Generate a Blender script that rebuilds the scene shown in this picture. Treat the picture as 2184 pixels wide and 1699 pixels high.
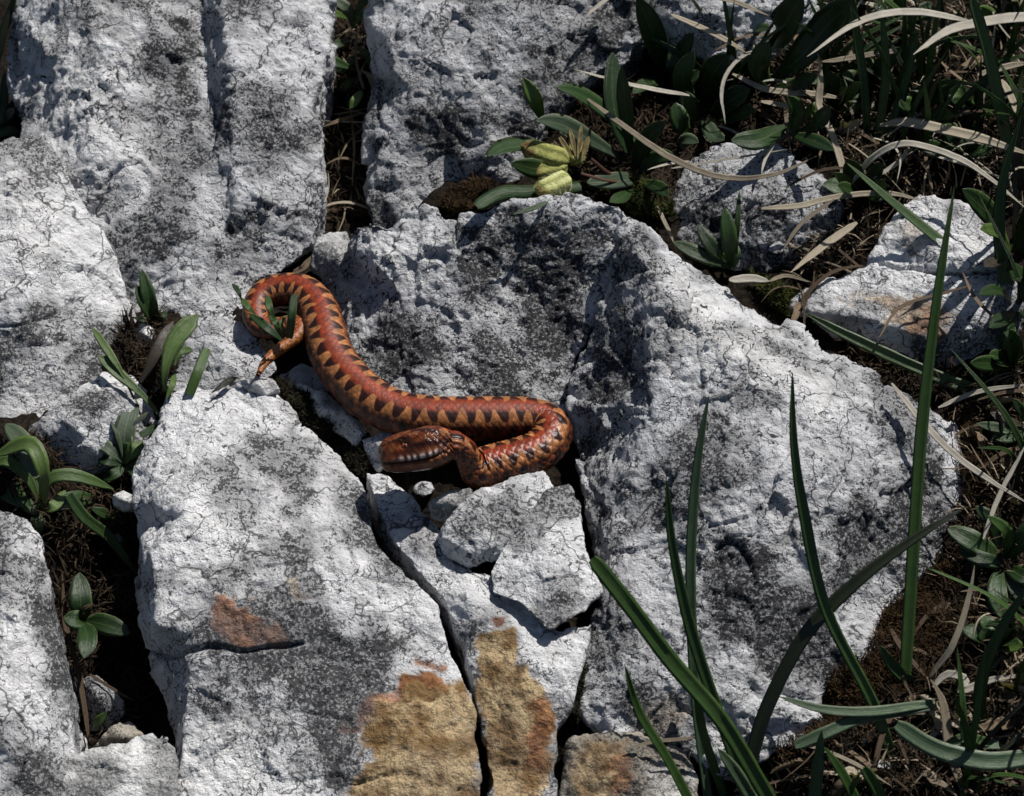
import bpy, bmesh, math, random
import numpy as np
from mathutils import Vector, Matrix, geometry
R = math.radians
scn = bpy.context.scene
for o in list(bpy.data.objects): bpy.data.objects.remove(o)

# ------------------------------------------------------------------ camera
PITCH = R(48.0); DIST = 1.60; WIDTH = 0.60
cp, sp = math.cos(PITCH), math.sin(PITCH)
CAM = np.array([0, -DIST*cp, DIST*sp])
FWD = np.array([0, cp, -sp]); RIGHT = np.array([1.0, 0, 0]); UP = np.array([0, sp, cp])
cam = bpy.data.cameras.new('camera'); camo = bpy.data.objects.new('camera', cam)
scn.collection.objects.link(camo); scn.camera = camo
camo.location = CAM; camo.rotation_euler = (math.pi/2-PITCH, 0, 0)
cam.sensor_width = 36; cam.lens = 36*DIST/WIDTH
cam.clip_start = 0.05; cam.clip_end = 200
cam.dof.use_dof = True; cam.dof.focus_distance = 1.57; cam.dof.aperture_fstop = 16

# ------------------------------------------------------------------ light
SUN = Vector((0.38, 0.42, 0.84)).normalized()
w = bpy.data.worlds.new("World"); scn.world = w; w.use_nodes = True
nt = w.node_tree
sky = nt.nodes.new('ShaderNodeTexSky'); sky.sky_type = 'NISHITA'; sky.sun_disc = False
sky.sun_elevation = math.asin(SUN.z); sky.sun_rotation = math.atan2(SUN.x, SUN.y)
bg = nt.nodes['Background']; bg.inputs['Strength'].default_value = 0.05
nt.links.new(sky.outputs['Color'], bg.inputs['Color'])
sl = bpy.data.lights.new('sun', 'SUN'); sl.energy = 5.0; sl.angle = R(0.53); sl.color = (1, 0.965, 0.92)
so = bpy.data.objects.new('sun', sl); scn.collection.objects.link(so)
so.rotation_euler = SUN.to_track_quat('Z', 'Y').to_euler(); so.location = (0.6, 0.7, 1.5)
scn.view_settings.view_transform = 'Standard'; scn.view_settings.look = 'None'
scn.cycles.max_bounces = 4; scn.cycles.diffuse_bounces = 2; scn.cycles.glossy_bounces = 2; scn.cycles.transmission_bounces = 2; scn.cycles.caustics_reflective = False
scn.view_settings.exposure = 0.14; scn.view_settings.gamma = 1.0

# ------------------------------------------------------------------ pixel <-> place (pixels of the photo at 2184 wide)
K = WIDTH/DIST/2184.0
PX = WIDTH/2184.0
def ray(px, py):
    return FWD + RIGHT*((px-1092)*K) - UP*((py-849.5)*K)
def P(px, py, h):                 # where the sight line meets height h
    d = ray(px, py); t = (h-CAM[2])/d[2]
    return CAM + d*t
def Q(px, py, base, tilt):        # where it meets an upright plane through base, leaning back by tilt
    n = np.array([0, -math.cos(tilt), math.sin(tilt)])
    d = ray(px, py); t = np.dot(base-CAM, n)/np.dot(d, n)
    return CAM + d*t
def proj(v):
    r = v-CAM; z = r@FWD
    return np.stack([1092+(r@RIGHT)/z/K, 849.5-(r@UP)/z/K], -1)

# ------------------------------------------------------------------ noise
rng = np.random.default_rng(7)
PERM = rng.permutation(256); PERM = np.concatenate([PERM, PERM])
GRAD = rng.normal(size=(256, 3)); GRAD /= np.linalg.norm(GRAD, axis=1)[:, None]
RV = rng.uniform(-1, 1, size=(256, 6))
def _h(ix, iy, iz): return PERM[PERM[PERM[ix & 255]+(iy & 255)]+(iz & 255)]
def perlin(p):
    i = np.floor(p).astype(np.int64); f = p-i; u = f*f*f*(f*(f*6-15)+10)
    out = 0
    for dx in (0, 1):
        for dy in (0, 1):
            for dz in (0, 1):
                g = GRAD[_h(i[:, 0]+dx, i[:, 1]+dy, i[:, 2]+dz)]
                d = g[:, 0]*(f[:, 0]-dx)+g[:, 1]*(f[:, 1]-dy)+g[:, 2]*(f[:, 2]-dz)
                ww = (u[:, 0] if dx else 1-u[:, 0])*(u[:, 1] if dy else 1-u[:, 1])*(u[:, 2] if dz else 1-u[:, 2])
                out = out + d*ww
    return out*1.5
def fbm(p, o=4, gain=0.5):
    a = 1; s = 0
    for k in range(o):
        s = s + a*perlin(p*2.03**k+17.3*k); a *= gain
    return s
def ridged(p, o=3, gain=0.5):
    a = 1; s = 0
    for k in range(o):
        s = s + a*(1-2*np.abs(perlin(p*2.1**k+9.1*k))); a *= gain
    return s
def chips(p):
    """broken facets: each cell is its own tilted plane; also gives the joint between cells"""
    i = np.floor(p).astype(np.int64); n = len(p)
    f1 = np.full(n, 9.0); f2 = np.full(n, 9.0); off = np.zeros(n)
    for dx in (-1, 0, 1):
        for dy in (-1, 0, 1):
            for dz in (-1, 0, 1):
                h = _h(i[:, 0]+dx, i[:, 1]+dy, i[:, 2]+dz); r = RV[h]
                c = i+np.array([dx, dy, dz])+0.5+0.42*r[:, :3]
                q = p-c; d = (q*q).sum(1)
                pl = (q*r[:, 3:6]).sum(1)+0.45*r[:, 4]
                m = d < f1
                f2 = np.where(m, f1, np.minimum(f2, d)); off = np.where(m, pl, off); f1 = np.where(m, d, f1)
    return off, np.sqrt(f2)-np.sqrt(f1)
def sstep(a, b, x):
    t = np.clip((x-a)/(b-a), 0, 1); return t*t*(3-2*t)
def polydist(pts, poly):
    """signed distance, positive inside"""
    poly = np.array(poly, float); n = len(poly)
    d = np.full(len(pts), 1e9); ins = np.zeros(len(pts), bool)
    for k in range(n):
        a = poly[k]; b = poly[(k+1) % n]; e = b-a
        t = np.clip(((pts-a)@e)/(e@e+1e-9), 0, 1)
        dd = np.linalg.norm(pts-a-t[:, None]*e, axis=1); d = np.minimum(d, dd)
        c = ((a[1] > pts[:, 1]) != (b[1] > pts[:, 1]))
        xx = (b[0]-a[0])*(pts[:, 1]-a[1])/(b[1]-a[1]+1e-12)+a[0]
        ins ^= c & (pts[:, 0] < xx)
    return np.where(ins, d, -d)

# ------------------------------------------------------------------ object helpers
COL = scn.collection
def tag(o, label=None, cat=None, group=None, kind=None):
    if label: o['label'] = label
    if cat: o['category'] = cat
    if group: o['group'] = group
    if kind: o['kind'] = kind
    return o
def empty(name, loc, label, cat, group=None):
    o = bpy.data.objects.new(name, None); COL.objects.link(o); o.location = loc
    o.empty_display_size = 0.01
    return tag(o, label, cat, group)
def meshobj(name, V, F, mat, parent=None, uv=None, smooth=True, origin=None, attrs=None):
    V = np.asarray(V, float)
    if parent is not None:
        org = np.array(parent.location)
        if parent.parent is not None: org = org+np.array(parent.parent.location)
    else:
        org = np.array(origin) if origin is not None else np.array([V[:, 0].mean(), V[:, 1].mean(), V[:, 2].min()])
    me = bpy.data.meshes.new(name)
    if isinstance(F, np.ndarray):
        n, k = F.shape
        me.vertices.add(len(V)); me.vertices.foreach_set('co', (V-org).astype(np.float32).ravel())
        me.loops.add(n*k); me.loops.foreach_set('vertex_index', F.astype(np.int32).ravel())
        me.polygons.add(n); me.polygons.foreach_set('loop_start', np.arange(0, n*k, k, dtype=np.int32))
        me.update(calc_edges=True); me.validate()
    else:
        me.from_pydata((V-org).tolist(), [], F); me.update()
    if smooth: me.polygons.foreach_set('use_smooth', np.ones(len(me.polygons), bool))
    if uv is not None:
        at = me.attributes.new('leaf_uv', 'FLOAT2', 'POINT'); at.data.foreach_set('vector', np.asarray(uv, np.float32).ravel())
    if attrs:
        for an, arr in attrs.items():
            at = me.attributes.new(an, 'FLOAT_COLOR', 'POINT'); at.data.foreach_set('color', np.asarray(arr, np.float32).ravel())
    me.materials.append(mat)
    o = bpy.data.objects.new(name, me); COL.objects.link(o)
    if parent is not None: o.parent = parent
    else: o.location = org
    return o

# ------------------------------------------------------------------ materials
class NT:
    def __init__(s, name):
        s.m = bpy.data.materials.new(name); s.m.use_nodes = True; s.t = s.m.node_tree
        s.b = s.t.nodes['Principled BSDF']
    def n(s, typ, **kw):
        nd = s.t.nodes.new(typ)
        for k, v in kw.items(): setattr(nd, k, v)
        return nd
    def val(s, sock, v):
        if isinstance(v, (int, float, tuple, list)):
            if isinstance(v, (tuple, list)) and len(v) == 3 and sock.type == 'RGBA': v = (*v, 1)
            sock.default_value = v
        else: s.t.links.new(v, sock)
    def math(s, op, a, b=0.0, clamp=False):
        nd = s.n('ShaderNodeMath', operation=op, use_clamp=clamp); s.val(nd.inputs[0], a); s.val(nd.inputs[1], b)
        return nd.outputs[0]
    def map(s, v, a, b, c=0.0, d=1.0, smooth=True):
        nd = s.n('ShaderNodeMapRange', interpolation_type='SMOOTHSTEP' if smooth else 'LINEAR')
        for k, x in zip(range(5), (v, a, b, c, d)): s.val(nd.inputs[k], x)
        return nd.outputs[0]
    def mix(s, f, a, b, blend='MIX'):
        nd = s.n('ShaderNodeMix', data_type='RGBA', blend_type=blend)
        s.val(nd.inputs[0], f); s.val(nd.inputs[6], a); s.val(nd.inputs[7], b); return nd.outputs[2]
    def noise(s, vec, scale, detail=3, rough=0.55, dist=0.0, color=False):
        nd = s.n('ShaderNodeTexNoise'); s.val(nd.inputs['Vector'], vec)
        nd.inputs['Scale'].default_value = scale; nd.inputs['Detail'].default_value = detail
        nd.inputs['Roughness'].default_value = rough; nd.inputs['Distortion'].default_value = dist
        return nd.outputs['Color' if color else 'Fac']
    def voro(s, vec, scale, feature='F1', rand=1.0):
        nd = s.n('ShaderNodeTexVoronoi', feature=feature); s.val(nd.inputs['Vector'], vec)
        nd.inputs['Scale'].default_value = scale; nd.inputs['Randomness'].default_value = rand
        return nd.outputs['Distance']
    def vadd(s, a, b, k):
        sub = s.n('ShaderNodeVectorMath', operation='SUBTRACT'); s.val(sub.inputs[0], b); sub.inputs[1].default_value = (.5, .5, .5)
        sc = s.n('ShaderNodeVectorMath', operation='SCALE'); s.val(sc.inputs[0], sub.outputs[0]); sc.inputs['Scale'].default_value = k
        ad = s.n('ShaderNodeVectorMath', operation='ADD'); s.val(ad.inputs[0], a); s.val(ad.inputs[1], sc.outputs[0]); return ad.outputs[0]
    def bump(s, h, dist, strength=1.0, normal=None):
        nd = s.n('ShaderNodeBump'); s.val(nd.inputs['Height'], h); nd.inputs['Distance'].default_value = dist
        nd.inputs['Strength'].default_value = strength
        if normal is not None: s.val(nd.inputs['Normal'], normal)
        return nd.outputs[0]

def rock_material(name, base=(.52, .52, .53), dark=(.010, .010, .012), amount=1.0, seed=0.0, pits=1.0, lines=1.0):
    s = NT(name)
    co = s.n('ShaderNodeTexCoord').outputs['Object']
    at = s.n('ShaderNodeAttribute', attribute_name='stain_shade'); sep = s.n('ShaderNodeSeparateColor'); s.val(sep.inputs[0], at.outputs['Color'])
    tan, rust, drk, wht = sep.outputs[0], sep.outputs[1], sep.outputs[2], at.outputs['Alpha']
    a2 = s.n('ShaderNodeAttribute', attribute_name='veil'); sp2 = s.n('ShaderNodeSeparateColor'); s.val(sp2.inputs[0], a2.outputs['Color'])
    big, m1, m2, m3 = sp2.outputs[0], sp2.outputs[1], sp2.outputs[2], a2.outputs['Alpha']
    warp = s.vadd(co, s.noise(co, 70, 2, color=True), 0.020)
    mid = s.noise(co, 110, 4, 0.66)
    fine = s.noise(co, 560, 3, 0.72)
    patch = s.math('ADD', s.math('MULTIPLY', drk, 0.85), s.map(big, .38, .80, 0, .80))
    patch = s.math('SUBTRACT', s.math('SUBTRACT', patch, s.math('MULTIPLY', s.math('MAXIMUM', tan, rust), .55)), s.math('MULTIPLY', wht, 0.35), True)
    sv = s.math('ADD', s.math('MULTIPLY', fine, .60), s.math('MULTIPLY', mid, .40))
    thr = s.math('SUBTRACT', 0.605, s.math('MULTIPLY', patch, 0.150))
    speck = s.map(sv, thr, s.math('ADD', thr, .042))
    wr = s.math('ABSOLUTE', s.math('SUBTRACT', s.noise(warp, 105, 2, .55), .5))
    wl = s.math('MULTIPLY', s.map(wr, .006, .021, 1, 0), s.map(s.math('ADD', m1, s.math('MULTIPLY', s.math('SUBTRACT', fine, .5), .9)), .46, .56))
    wr2 = s.math('ABSOLUTE', s.math('SUBTRACT', s.noise(warp, 44, 2, .5), .46))
    wl2 = s.math('MULTIPLY', s.map(wr2, .002, .0080, 1, 0), s.map(s.math('ADD', m2, s.math('MULTIPLY', s.math('SUBTRACT', fine, .5), .5)), .46, .54))
    ve = s.voro(warp, 30, 'DISTANCE_TO_EDGE'); vl = s.math('MULTIPLY', s.map(ve, .0, .028, 1, 0), s.map(m2, .52, .44))
    ln = s.math('MULTIPLY', s.math('MAXIMUM', s.math('MAXIMUM', wl, vl), wl2), lines)
    pd = s.voro(co, 230, 'F1'); pt = s.map(pd, .08, .26, 1, 0)
    pt = s.math('MULTIPLY', s.math('MULTIPLY', pt, s.map(m3, .50, .62)), pits)
    tone = s.map(mid, .25, .75, .70, 1.20, False)
    b1 = s.mix(s.map(big, .33, .68), base, tuple(c*.70 for c in base))
    b1 = s.mix(s.math('MULTIPLY', wht, .8), b1, (.70, .695, .685))
    tc = s.mix(s.map(s.math('ADD', s.math('MULTIPLY', mid, .6), s.math('MULTIPLY', m1, .4)), .40, .62), (.19, .112, .044), (.45, .335, .19))
    b1 = s.mix(tan, b1, tc)
    rc = s.mix(s.map(mid, .38, .62), (.16, .055, .020), (.33, .135, .048))
    b1 = s.mix(rust, b1, rc)
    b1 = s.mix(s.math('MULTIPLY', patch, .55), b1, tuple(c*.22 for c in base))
    b2 = s.mix(1.0, b1, tone, 'MULTIPLY')
    dk = s.math('MULTIPLY', s.math('MAXIMUM', s.math('MULTIPLY', speck, .93), s.math('MAXIMUM', s.math('MULTIPLY', ln, .94), s.math('MULTIPLY', pt, .8))), amount, True)
    keep = s.math('SUBTRACT', 1.0, s.math('MULTIPLY', s.math('MAXIMUM', tan, rust), .55))
    col = s.mix(s.math('MULTIPLY', dk, keep), b2, dark)
    s.val(s.b.inputs['Base Color'], col); s.b.inputs['Roughness'].default_value = .75; s.b.inputs['Specular IOR Level'].default_value = .25
    h = s.noise(co, 210, 5, .66)
    s.val(s.b.inputs['Normal'], s.bump(h, .0046, 1.0))
    return s.m
MAT = {}
MAT['pale'] = rock_material('pale_limestone', (.63, .63, .635), amount=.92, seed=1.3)
MAT['grey'] = rock_material('grey_limestone', (.53, .533, .545), amount=1.0, seed=4.1)
MAT['white'] = rock_material('white_limestone', (.70, .695, .68), amount=.65, seed=7.7, lines=.6)
MAT['dark'] = rock_material('weathered_limestone', (.49, .493, .505), amount=1.0, seed=2.9)
MAT['tan'] = rock_material('tan_limestone', (.46, .42, .35), amount=.8, seed=5.5)

def leaf_material(name, c1, c2, edge, rough=.42, edgew=.86, spec=.5, trans=.25, rib=.35, vary=.35):
    s = NT(name)
    co = s.n('ShaderNodeTexCoord').outputs['Object']
    at = s.n('ShaderNodeAttribute', attribute_name='leaf_uv'); sep = s.n('ShaderNodeSeparateXYZ'); s.val(sep.inputs[0], at.outputs['Vector'])
    u, v = sep.outputs[0], sep.outputs[1]
    au = s.math('ABSOLUTE', u)
    rnd = s.n('ShaderNodeObjectInfo').outputs['Random']
    nz = s.noise(co, 120, 4, .6)
    streak = s.n('ShaderNodeCombineXYZ'); s.val(streak.inputs[0], s.math('MULTIPLY', u, 7)); s.val(streak.inputs[1], s.math('MULTIPLY', v, 1.6)); s.val(streak.inputs[2], s.math('MULTIPLY', rnd, 30))
    st = s.noise(streak.outputs[0], 2.2, 3, .6)
    f = s.math('ADD', s.math('MULTIPLY', st, .6), s.math('MULTIPLY', nz, .4))
    col = s.mix(s.map(s.math('ADD', f, s.math('MULTIPLY', s.math('SUBTRACT', rnd, .5), vary)), .3, .72), c1, c2)
    col = s.mix(s.map(s.math('ADD', au, s.math('MULTIPLY', s.math('SUBTRACT', nz, .5), .25)), edgew, .97, 0, .8), col, edge)
    col = s.mix(s.map(au, .0, .09, rib, 0), col, edge)
    col = s.mix(s.map(s.noise(co, 260, 3), .62, .72, 0, .45), col, tuple(c*.6 for c in edge))
    s.val(s.b.inputs['Base Color'], col); s.b.inputs['Roughness'].default_value = rough
    s.b.inputs['Specular IOR Level'].default_value = spec
    h = s.math('ADD', s.math('MULTIPLY', st, .7), s.math('MULTIPLY', s.noise(co, 420, 3), .4))
    s.val(s.b.inputs['Normal'], s.bump(h, .0006, .8))
    tr = s.n('ShaderNodeBsdfTranslucent'); s.val(tr.inputs[0], s.mix(1.0, col, (.9, 1.0, .55), 'MULTIPLY'))
    mx = s.n('ShaderNodeMixShader'); mx.inputs[0].default_value = trans
    s.t.links.new(s.b.outputs[0], mx.inputs[1]); s.t.links.new(tr.outputs[0], mx.inputs[2])
    s.t.links.new(mx.outputs[0], s.t.nodes['Material Output'].inputs[0])
    return s.m
MAT['leaf'] = leaf_material('dark_leaf', (0.0099, 0.0291, 0.0056), (0.0248, 0.0590, 0.0122), (0.1360, 0.1615, 0.0723), spec=.45)
MAT['leaf_light'] = leaf_material('light_leaf', (0.0465, 0.0931, 0.0178), (0.0888, 0.1463, 0.0309), (0.1700, 0.2040, 0.0850))
MAT['leaf_grey'] = leaf_material('grey_leaf', (0.0341, 0.0589, 0.0298), (0.0744, 0.1054, 0.0589), (0.2380, 0.2550, 0.1615), rough=.55)
MAT['leaf_purple'] = leaf_material('purplish_leaf', (0.0358, 0.0292, 0.0208), (0.0618, 0.0585, 0.0273), (0.1190, 0.0595, 0.0425))
MAT['grass'] = leaf_material('grass_blade', (0.0227, 0.0563, 0.0099), (0.0519, 0.1057, 0.0214), (0.1020, 0.1360, 0.0467), rib=.15, edgew=.9)
MAT['grass_grey'] = leaf_material('blue_grass_blade', (0.0437, 0.0826, 0.0389), (0.0826, 0.1312, 0.0662), (0.2550, 0.2720, 0.1700), rib=.1)
MAT['grass_dark'] = leaf_material('dark_grass_blade', (0.0124, 0.0161, 0.0074), (0.0223, 0.0298, 0.0124), (0.0595, 0.0510, 0.0298), rib=.15, edgew=.92)
MAT['dry'] = leaf_material('dry_blade', (.22, .18, .13), (.52, .45, .34), (.58, .52, .42), rough=.65, rib=.1, spec=.25, trans=.4, vary=.8)
MAT['dry_pale'] = leaf_material('pale_dry_blade', (.42, .38, .32), (.72, .67, .58), (.74, .70, .63), rough=.6, rib=.05, spec=.3, trans=.4)
MAT['dry_brown'] = leaf_material('brown_dry_blade', (.085, .058, .036), (.21, .155, .10), (.26, .20, .14), rough=.7, rib=.1, spec=.2, vary=.8)
MAT['stem'] = leaf_material('reddish_stem', (.085, .035, .025), (.15, .075, .045), (.15, .09, .06), rough=.5, rib=0)

def simple(name, c1, c2, scale, rough=.8, bump=.002, spec=.3):
    s = NT(name); co = s.n('ShaderNodeTexCoord').outputs['Object']
    f = s.noise(co, scale, 6, .65)
    s.val(s.b.inputs['Base Color'], s.mix(s.map(f, .32, .68), c1, c2))
    s.b.inputs['Roughness'].default_value = rough; s.b.inputs['Specular IOR Level'].default_value = spec
    s.val(s.b.inputs['Normal'], s.bump(f, bump, 1.0)); return s.m
MAT['soil'] = simple('dark_soil', (.004, .003, .0022), (.022, .016, .011), 260, .95, .004, .1)
MAT['moss_black'] = simple('black_moss', (.008, .008, .005), (.030, .027, .014), 180, .9, .001, .15)
MAT['moss_brown'] = simple('brown_moss', (.014, .008, .004), (.058, .034, .014), 90, .9, .001, .15)
MAT['moss_green'] = simple('green_moss', (.014, .022, .005), (.06, .065, .015), 90, .9, .001, .15)
MAT['litter_straw'] = simple('broken_straw', (.09, .065, .042), (.30, .245, .17), 40, .8, .001, .2)
MAT['litter'] = simple('plant_litter', (.010, .007, .0045), (.050, .034, .020), 60, .9, .001, .15)
def pod_material(name, c1, c2, tip):
    s = NT(name); co = s.n('ShaderNodeTexCoord').outputs['Object']
    at = s.n('ShaderNodeAttribute', attribute_name='leaf_uv'); sep = s.n('ShaderNodeSeparateXYZ'); s.val(sep.inputs[0], at.outputs['Vector'])
    f = s.noise(co, 150, 5, .65); g = s.noise(co, 700, 3, .6)
    rib = s.math('ABSOLUTE', s.math('SINE', s.math('MULTIPLY', sep.outputs[0], 24.0)))
    c = s.mix(s.map(s.math('ADD', s.math('MULTIPLY', f, .7), s.math('MULTIPLY', rib, .3)), .35, .75), c1, c2)
    c = s.mix(s.map(s.math('ADD', sep.outputs[1], s.math('MULTIPLY', s.math('SUBTRACT', f, .5), .9)), .66, .88, 0, .9), c, tip)
    c = s.mix(s.map(g, .56, .70, 0, .5), c, tuple(x*.45 for x in c1))
    s.val(s.b.inputs['Base Color'], c); s.b.inputs['Roughness'].default_value = .75; s.b.inputs['Specular IOR Level'].default_value = .25
    s.val(s.b.inputs['Normal'], s.bump(s.math('ADD', s.math('MULTIPLY', rib, .4), g), .0010, 1.0)); return s.m
MAT['pod'] = pod_material('seed_pod', (.13, .14, .030), (.31, .31, .095), (.10, .045, .016))
MAT['pod_pale2'] = pod_material('pale_pod', (.26, .28, .085), (.52, .53, .25), (.24, .17, .045))
MAT['pod_old'] = simple('seed_pod', (.17, .17, .045), (.34, .33, .11), 95, .55, .0008, .4)
MAT['pod_pale'] = simple('pale_seed_pod', (.32, .33, .11), (.50, .50, .24), 80, .5, .0006, .4)
MAT['pod_brown'] = simple('withered_sepal', (.055, .035, .012), (.17, .135, .045), 160, .7, .0008, .3)

# ------------------------------------------------------------------ soil height
SOIL = [(1500, 250, .020), (1700, 100, .045), (2000, 120, .050), (2150, 300, .045), (1900, 350, .035), (1650, 450, .022), (1800, 480, .024),
        (1680, 620, .016), (1780, 720, .006), (2000, 830, .004), (2150, 560, .030), (2150, 800, .012), (2120, 950, .0), (2130, 1150, -.010),
        (2050, 1300, -.020), (2120, 1450, -.022), (1980, 1480, -.028), (1850, 1420, -.028), (1750, 1600, -.036), (1950, 1650, -.036), (1600, 1680, -.055), (2150, 1700, -.038), (1500, 1700, -.065), (1300, 1640, -.075), (1400, 1720, -.075), (1450, 1590, -.07), (1650, 1560, -.06),
        (220, 1200, -.075), (220, 1420, -.085), (220, 1550, -.080), (150, 1080, -.030), (90, 1060, -.022), (250, 1040, -.034), (40, 960, -.010), (290, 900, -.016), (330, 740, -.010),
        (600, 720, -.008), (560, 780, -.012), (640, 810, -.014), (700, 870, -.014), (800, 950, -.016), (900, 1010, -.016), (950, 900, -.012), (1100, 930, -.012), (1200, 1000, -.03), (1240, 1130, -.05),
        (740, 60, .0), (740, 250, -.02), (740, 430, -.02), (800, 1090, -.05), (980, 1400, -.05), (1232, 1450, -.034), (1200, 1600, -.056), (1190, 1690, -.062), (1100, 1600, -.07), (1050, 1170, -.04),
        (1020, 430, .012), (1250, 390, .022), (1380, 430, .026), (1400, 250, .022), (10, 150, -.03), (10, 260, -.03), (500, 1200, -.06), (600, 300, -.05), (1700, 1100, -.06), (1500, 1300, -.06)]
_SC = np.array([P(a, b, c) for a, b, c in SOIL])
def soil_h(x, y):
    d2 = (x[:, None]-_SC[None, :, 0])**2+(y[:, None]-_SC[None, :, 1])**2+1e-6
    wgt = d2**-1.7
    return (wgt*_SC[None, :, 2]).sum(1)/wgt.sum(1)
def soil_at(px, py):               # point of the soil seen at that pixel
    h = -.02
    for _ in range(12):
        q = P(px, py, h); h = float(soil_h(q[:1], q[1:2])[0])
    return P(px, py, h)

def ground():
    c = np.concatenate([-np.geomspace(30, .5, 14), np.arange(-.46, .4601, .0034), np.geomspace(.5, 30, 14)])
    X, Y = np.meshgrid(c, c, indexing='ij'); x = X.ravel(); y = Y.ravel(); n = len(c)
    z = np.full(len(x), -.05); near = np.hypot(x, y) < 1.2
    for a in range(0, len(x), 20000):
        z[a:a+20000] = soil_h(x[a:a+20000], y[a:a+20000])
    far = sstep(.5, 2.5, np.hypot(x, y)); z = z*(1-far)-.04*far
    p = np.stack([x, y, z], -1)
    z = z+.004*fbm(p*45, 4)*near+.0016*ridged(p*160, 2)*near+.03*perlin(p*.8)*far
    V = np.stack([x, y, z], -1)
    i = np.arange(n*n).reshape(n, n)
    F = np.stack([i[:-1, :-1], i[1:, :-1], i[1:, 1:], i[:-1, 1:]], -1).reshape(-1, 4)
    o = meshobj('ground', V, F, MAT['soil'], origin=(0, 0, 0)); tag(o, kind='structure')
ground()

# ------------------------------------------------------------------ rocks
def sample_poly(o, seglen, jit, rs):
    """break the outline into short, uneven steps"""
    out = []
    n = len(o)
    for k in range(n):
        a = np.array(o[k], float); b = np.array(o[(k+1) % n], float)
        L = np.hypot(*(b-a)[:2]); m = max(1, int(L/seglen))
        e = (b-a)[:2]/max(L, 1e-6); nr = np.array([-e[1], e[0]])
        for j in range(m):
            t = j/m; q = a+(b-a)*t
            if j: q[:2] += nr*rs.normal()*jit
            out.append(q)
    return out
def rock(name, label, cat, outline, inner=(), ridges=(), mat='pale', base=-.07, voxel=.0013, seed=1, amp=1.0, smooth=5,
         chip=(.0030, 30, .0010, 95), rough=1.0, patches=(), shrink=.93, jit=3.0, group=None, grooves=(), grow=4.0):
    rs = np.random.default_rng(seed)
    po = np.array(outline, float); nx = np.roll(po, -1, 0)-np.roll(po, 1, 0)
    nm = np.stack([nx[:, 1], -nx[:, 0]], -1); nm /= np.linalg.norm(nm, axis=1)[:, None]+1e-9
    area = .5*np.sum(po[:, 0]*np.roll(po[:, 1], -1)-np.roll(po[:, 0], -1)*po[:, 1])
    po[:, :2] += nm*grow*(1 if area > 0 else -1)
    ol = sample_poly(po, 26, jit, rs)
    pts = [q for q in ol]; edges = []; N = len(ol)
    for q in inner: pts.append(np.array(q, float))
    for rg in ridges:
        st = len(pts)
        for q in rg: pts.append(np.array(q, float))
        edges += [(st+i, st+i+1) for i in range(len(rg)-1)]
    pts = np.array(pts)
    r = geometry.delaunay_2d_cdt([Vector(p[:2]) for p in pts], edges, [list(range(N))], 1, 1e-4)
    v2, _, f2, ov = r[0], r[1], r[2], r[3]
    hs = []
    for k, q in enumerate(v2):
        if ov[k]: hs.append(pts[ov[k][0]][2])
        else:
            d = ((pts[:, :2]-np.array(q))**2).sum(1); i = np.argsort(d)[:2]; ww = 1/(d[i]+1); hs.append((pts[i, 2]*ww).sum()/ww.sum())
    top = np.array([P(q[0], q[1], h) for q, h in zip(v2, hs)])
    cen = top[:, :2].mean(0)
    # which way each rim point looks: front rims are undercut, back rims drop straight down
    cpx = np.array([[q[0], q[1]] for q in v2]); cm = pts[:N, :2].mean(0)
    span = max(np.ptp(pts[:N, 1]), 1)
    kf = np.clip(.5+(cpx[:, 1]-cm[1])/span*1.3, 0, 1)
    dep = top[:, 2]-base
    bot = top.copy(); bot[:, 2] = base
    bot[:, 1] += dep/math.tan(PITCH)*kf*.98
    bc = bot[:, :2].mean(0); bot[:, :2] = bc+(bot[:, :2]-bc)*shrink
    n = len(top); V = np.concatenate([top, bot])
    faces = []
    cnt = {}
    for f in f2:
        f = list(f); faces.append(f); faces.append([i+n for i in reversed(f)])
        for a, b in zip(f, f[1:]+f[:1]): cnt[(a, b)] = 1
    for (a, b) in list(cnt):
        if (b, a) not in cnt: faces.append([b, a, a+n, b+n])
    me = bpy.data.meshes.new('tmp'); me.from_pydata(V.tolist(), [], faces); me.update()
    bm = bmesh.new(); bm.from_mesh(me); bmesh.ops.recalc_face_normals(bm, faces=bm.faces); bm.to_mesh(me); bm.free()
    ob = bpy.data.objects.new('tmp', me); COL.objects.link(ob)
    md = ob.modifiers.new('r', 'REMESH'); md.mode = 'VOXEL'; md.voxel_size = voxel
    ms = ob.modifiers.new('s', 'SMOOTH'); ms.factor = .5; ms.iterations = smooth
    dg = bpy.context.evaluated_depsgraph_get(); ev = ob.evaluated_get(dg); m2 = bpy.data.meshes.new_from_object(ev)
    nv = len(m2.vertices); co = np.empty(nv*3, np.float32); m2.vertices.foreach_get('co', co); co = co.reshape(-1, 3).astype(float)
    no = np.empty(nv*3, np.float32); m2.vertices.foreach_get('normal', no); no = no.reshape(-1, 3).astype(float)
    nl = len(m2.loops); li = np.empty(nl, np.int32); m2.loops.foreach_get('vertex_index', li); F = li.reshape(-1, 4)
    bpy.data.objects.remove(ob); bpy.data.meshes.remove(me); bpy.data.meshes.remove(m2)
    sd = rs.uniform(-50, 50, 3)
    q = co+sd*.01
    wq = q+.006*np.stack([perlin(q*40+3), perlin(q*40+31), perlin(q*40+77)], -1)
    A1, s1, A2, s2 = chip
    c1, j1 = chips(wq*s1+sd); c2, j2 = chips(wq*s2+sd*2)
    d = A1*c1+A2*c2
    d -= A1*.45*(1-sstep(0, .10, j1))*sstep(-.1, .3, perlin(q*25+11))
    d += .0030*fbm(q*14+5, 3)*rough+.0011*fbm(q*70, 4, .6)*rough+.0007*ridged(q*150, 3)*rough*sstep(-.35, .25, perlin(q*22+40))
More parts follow.
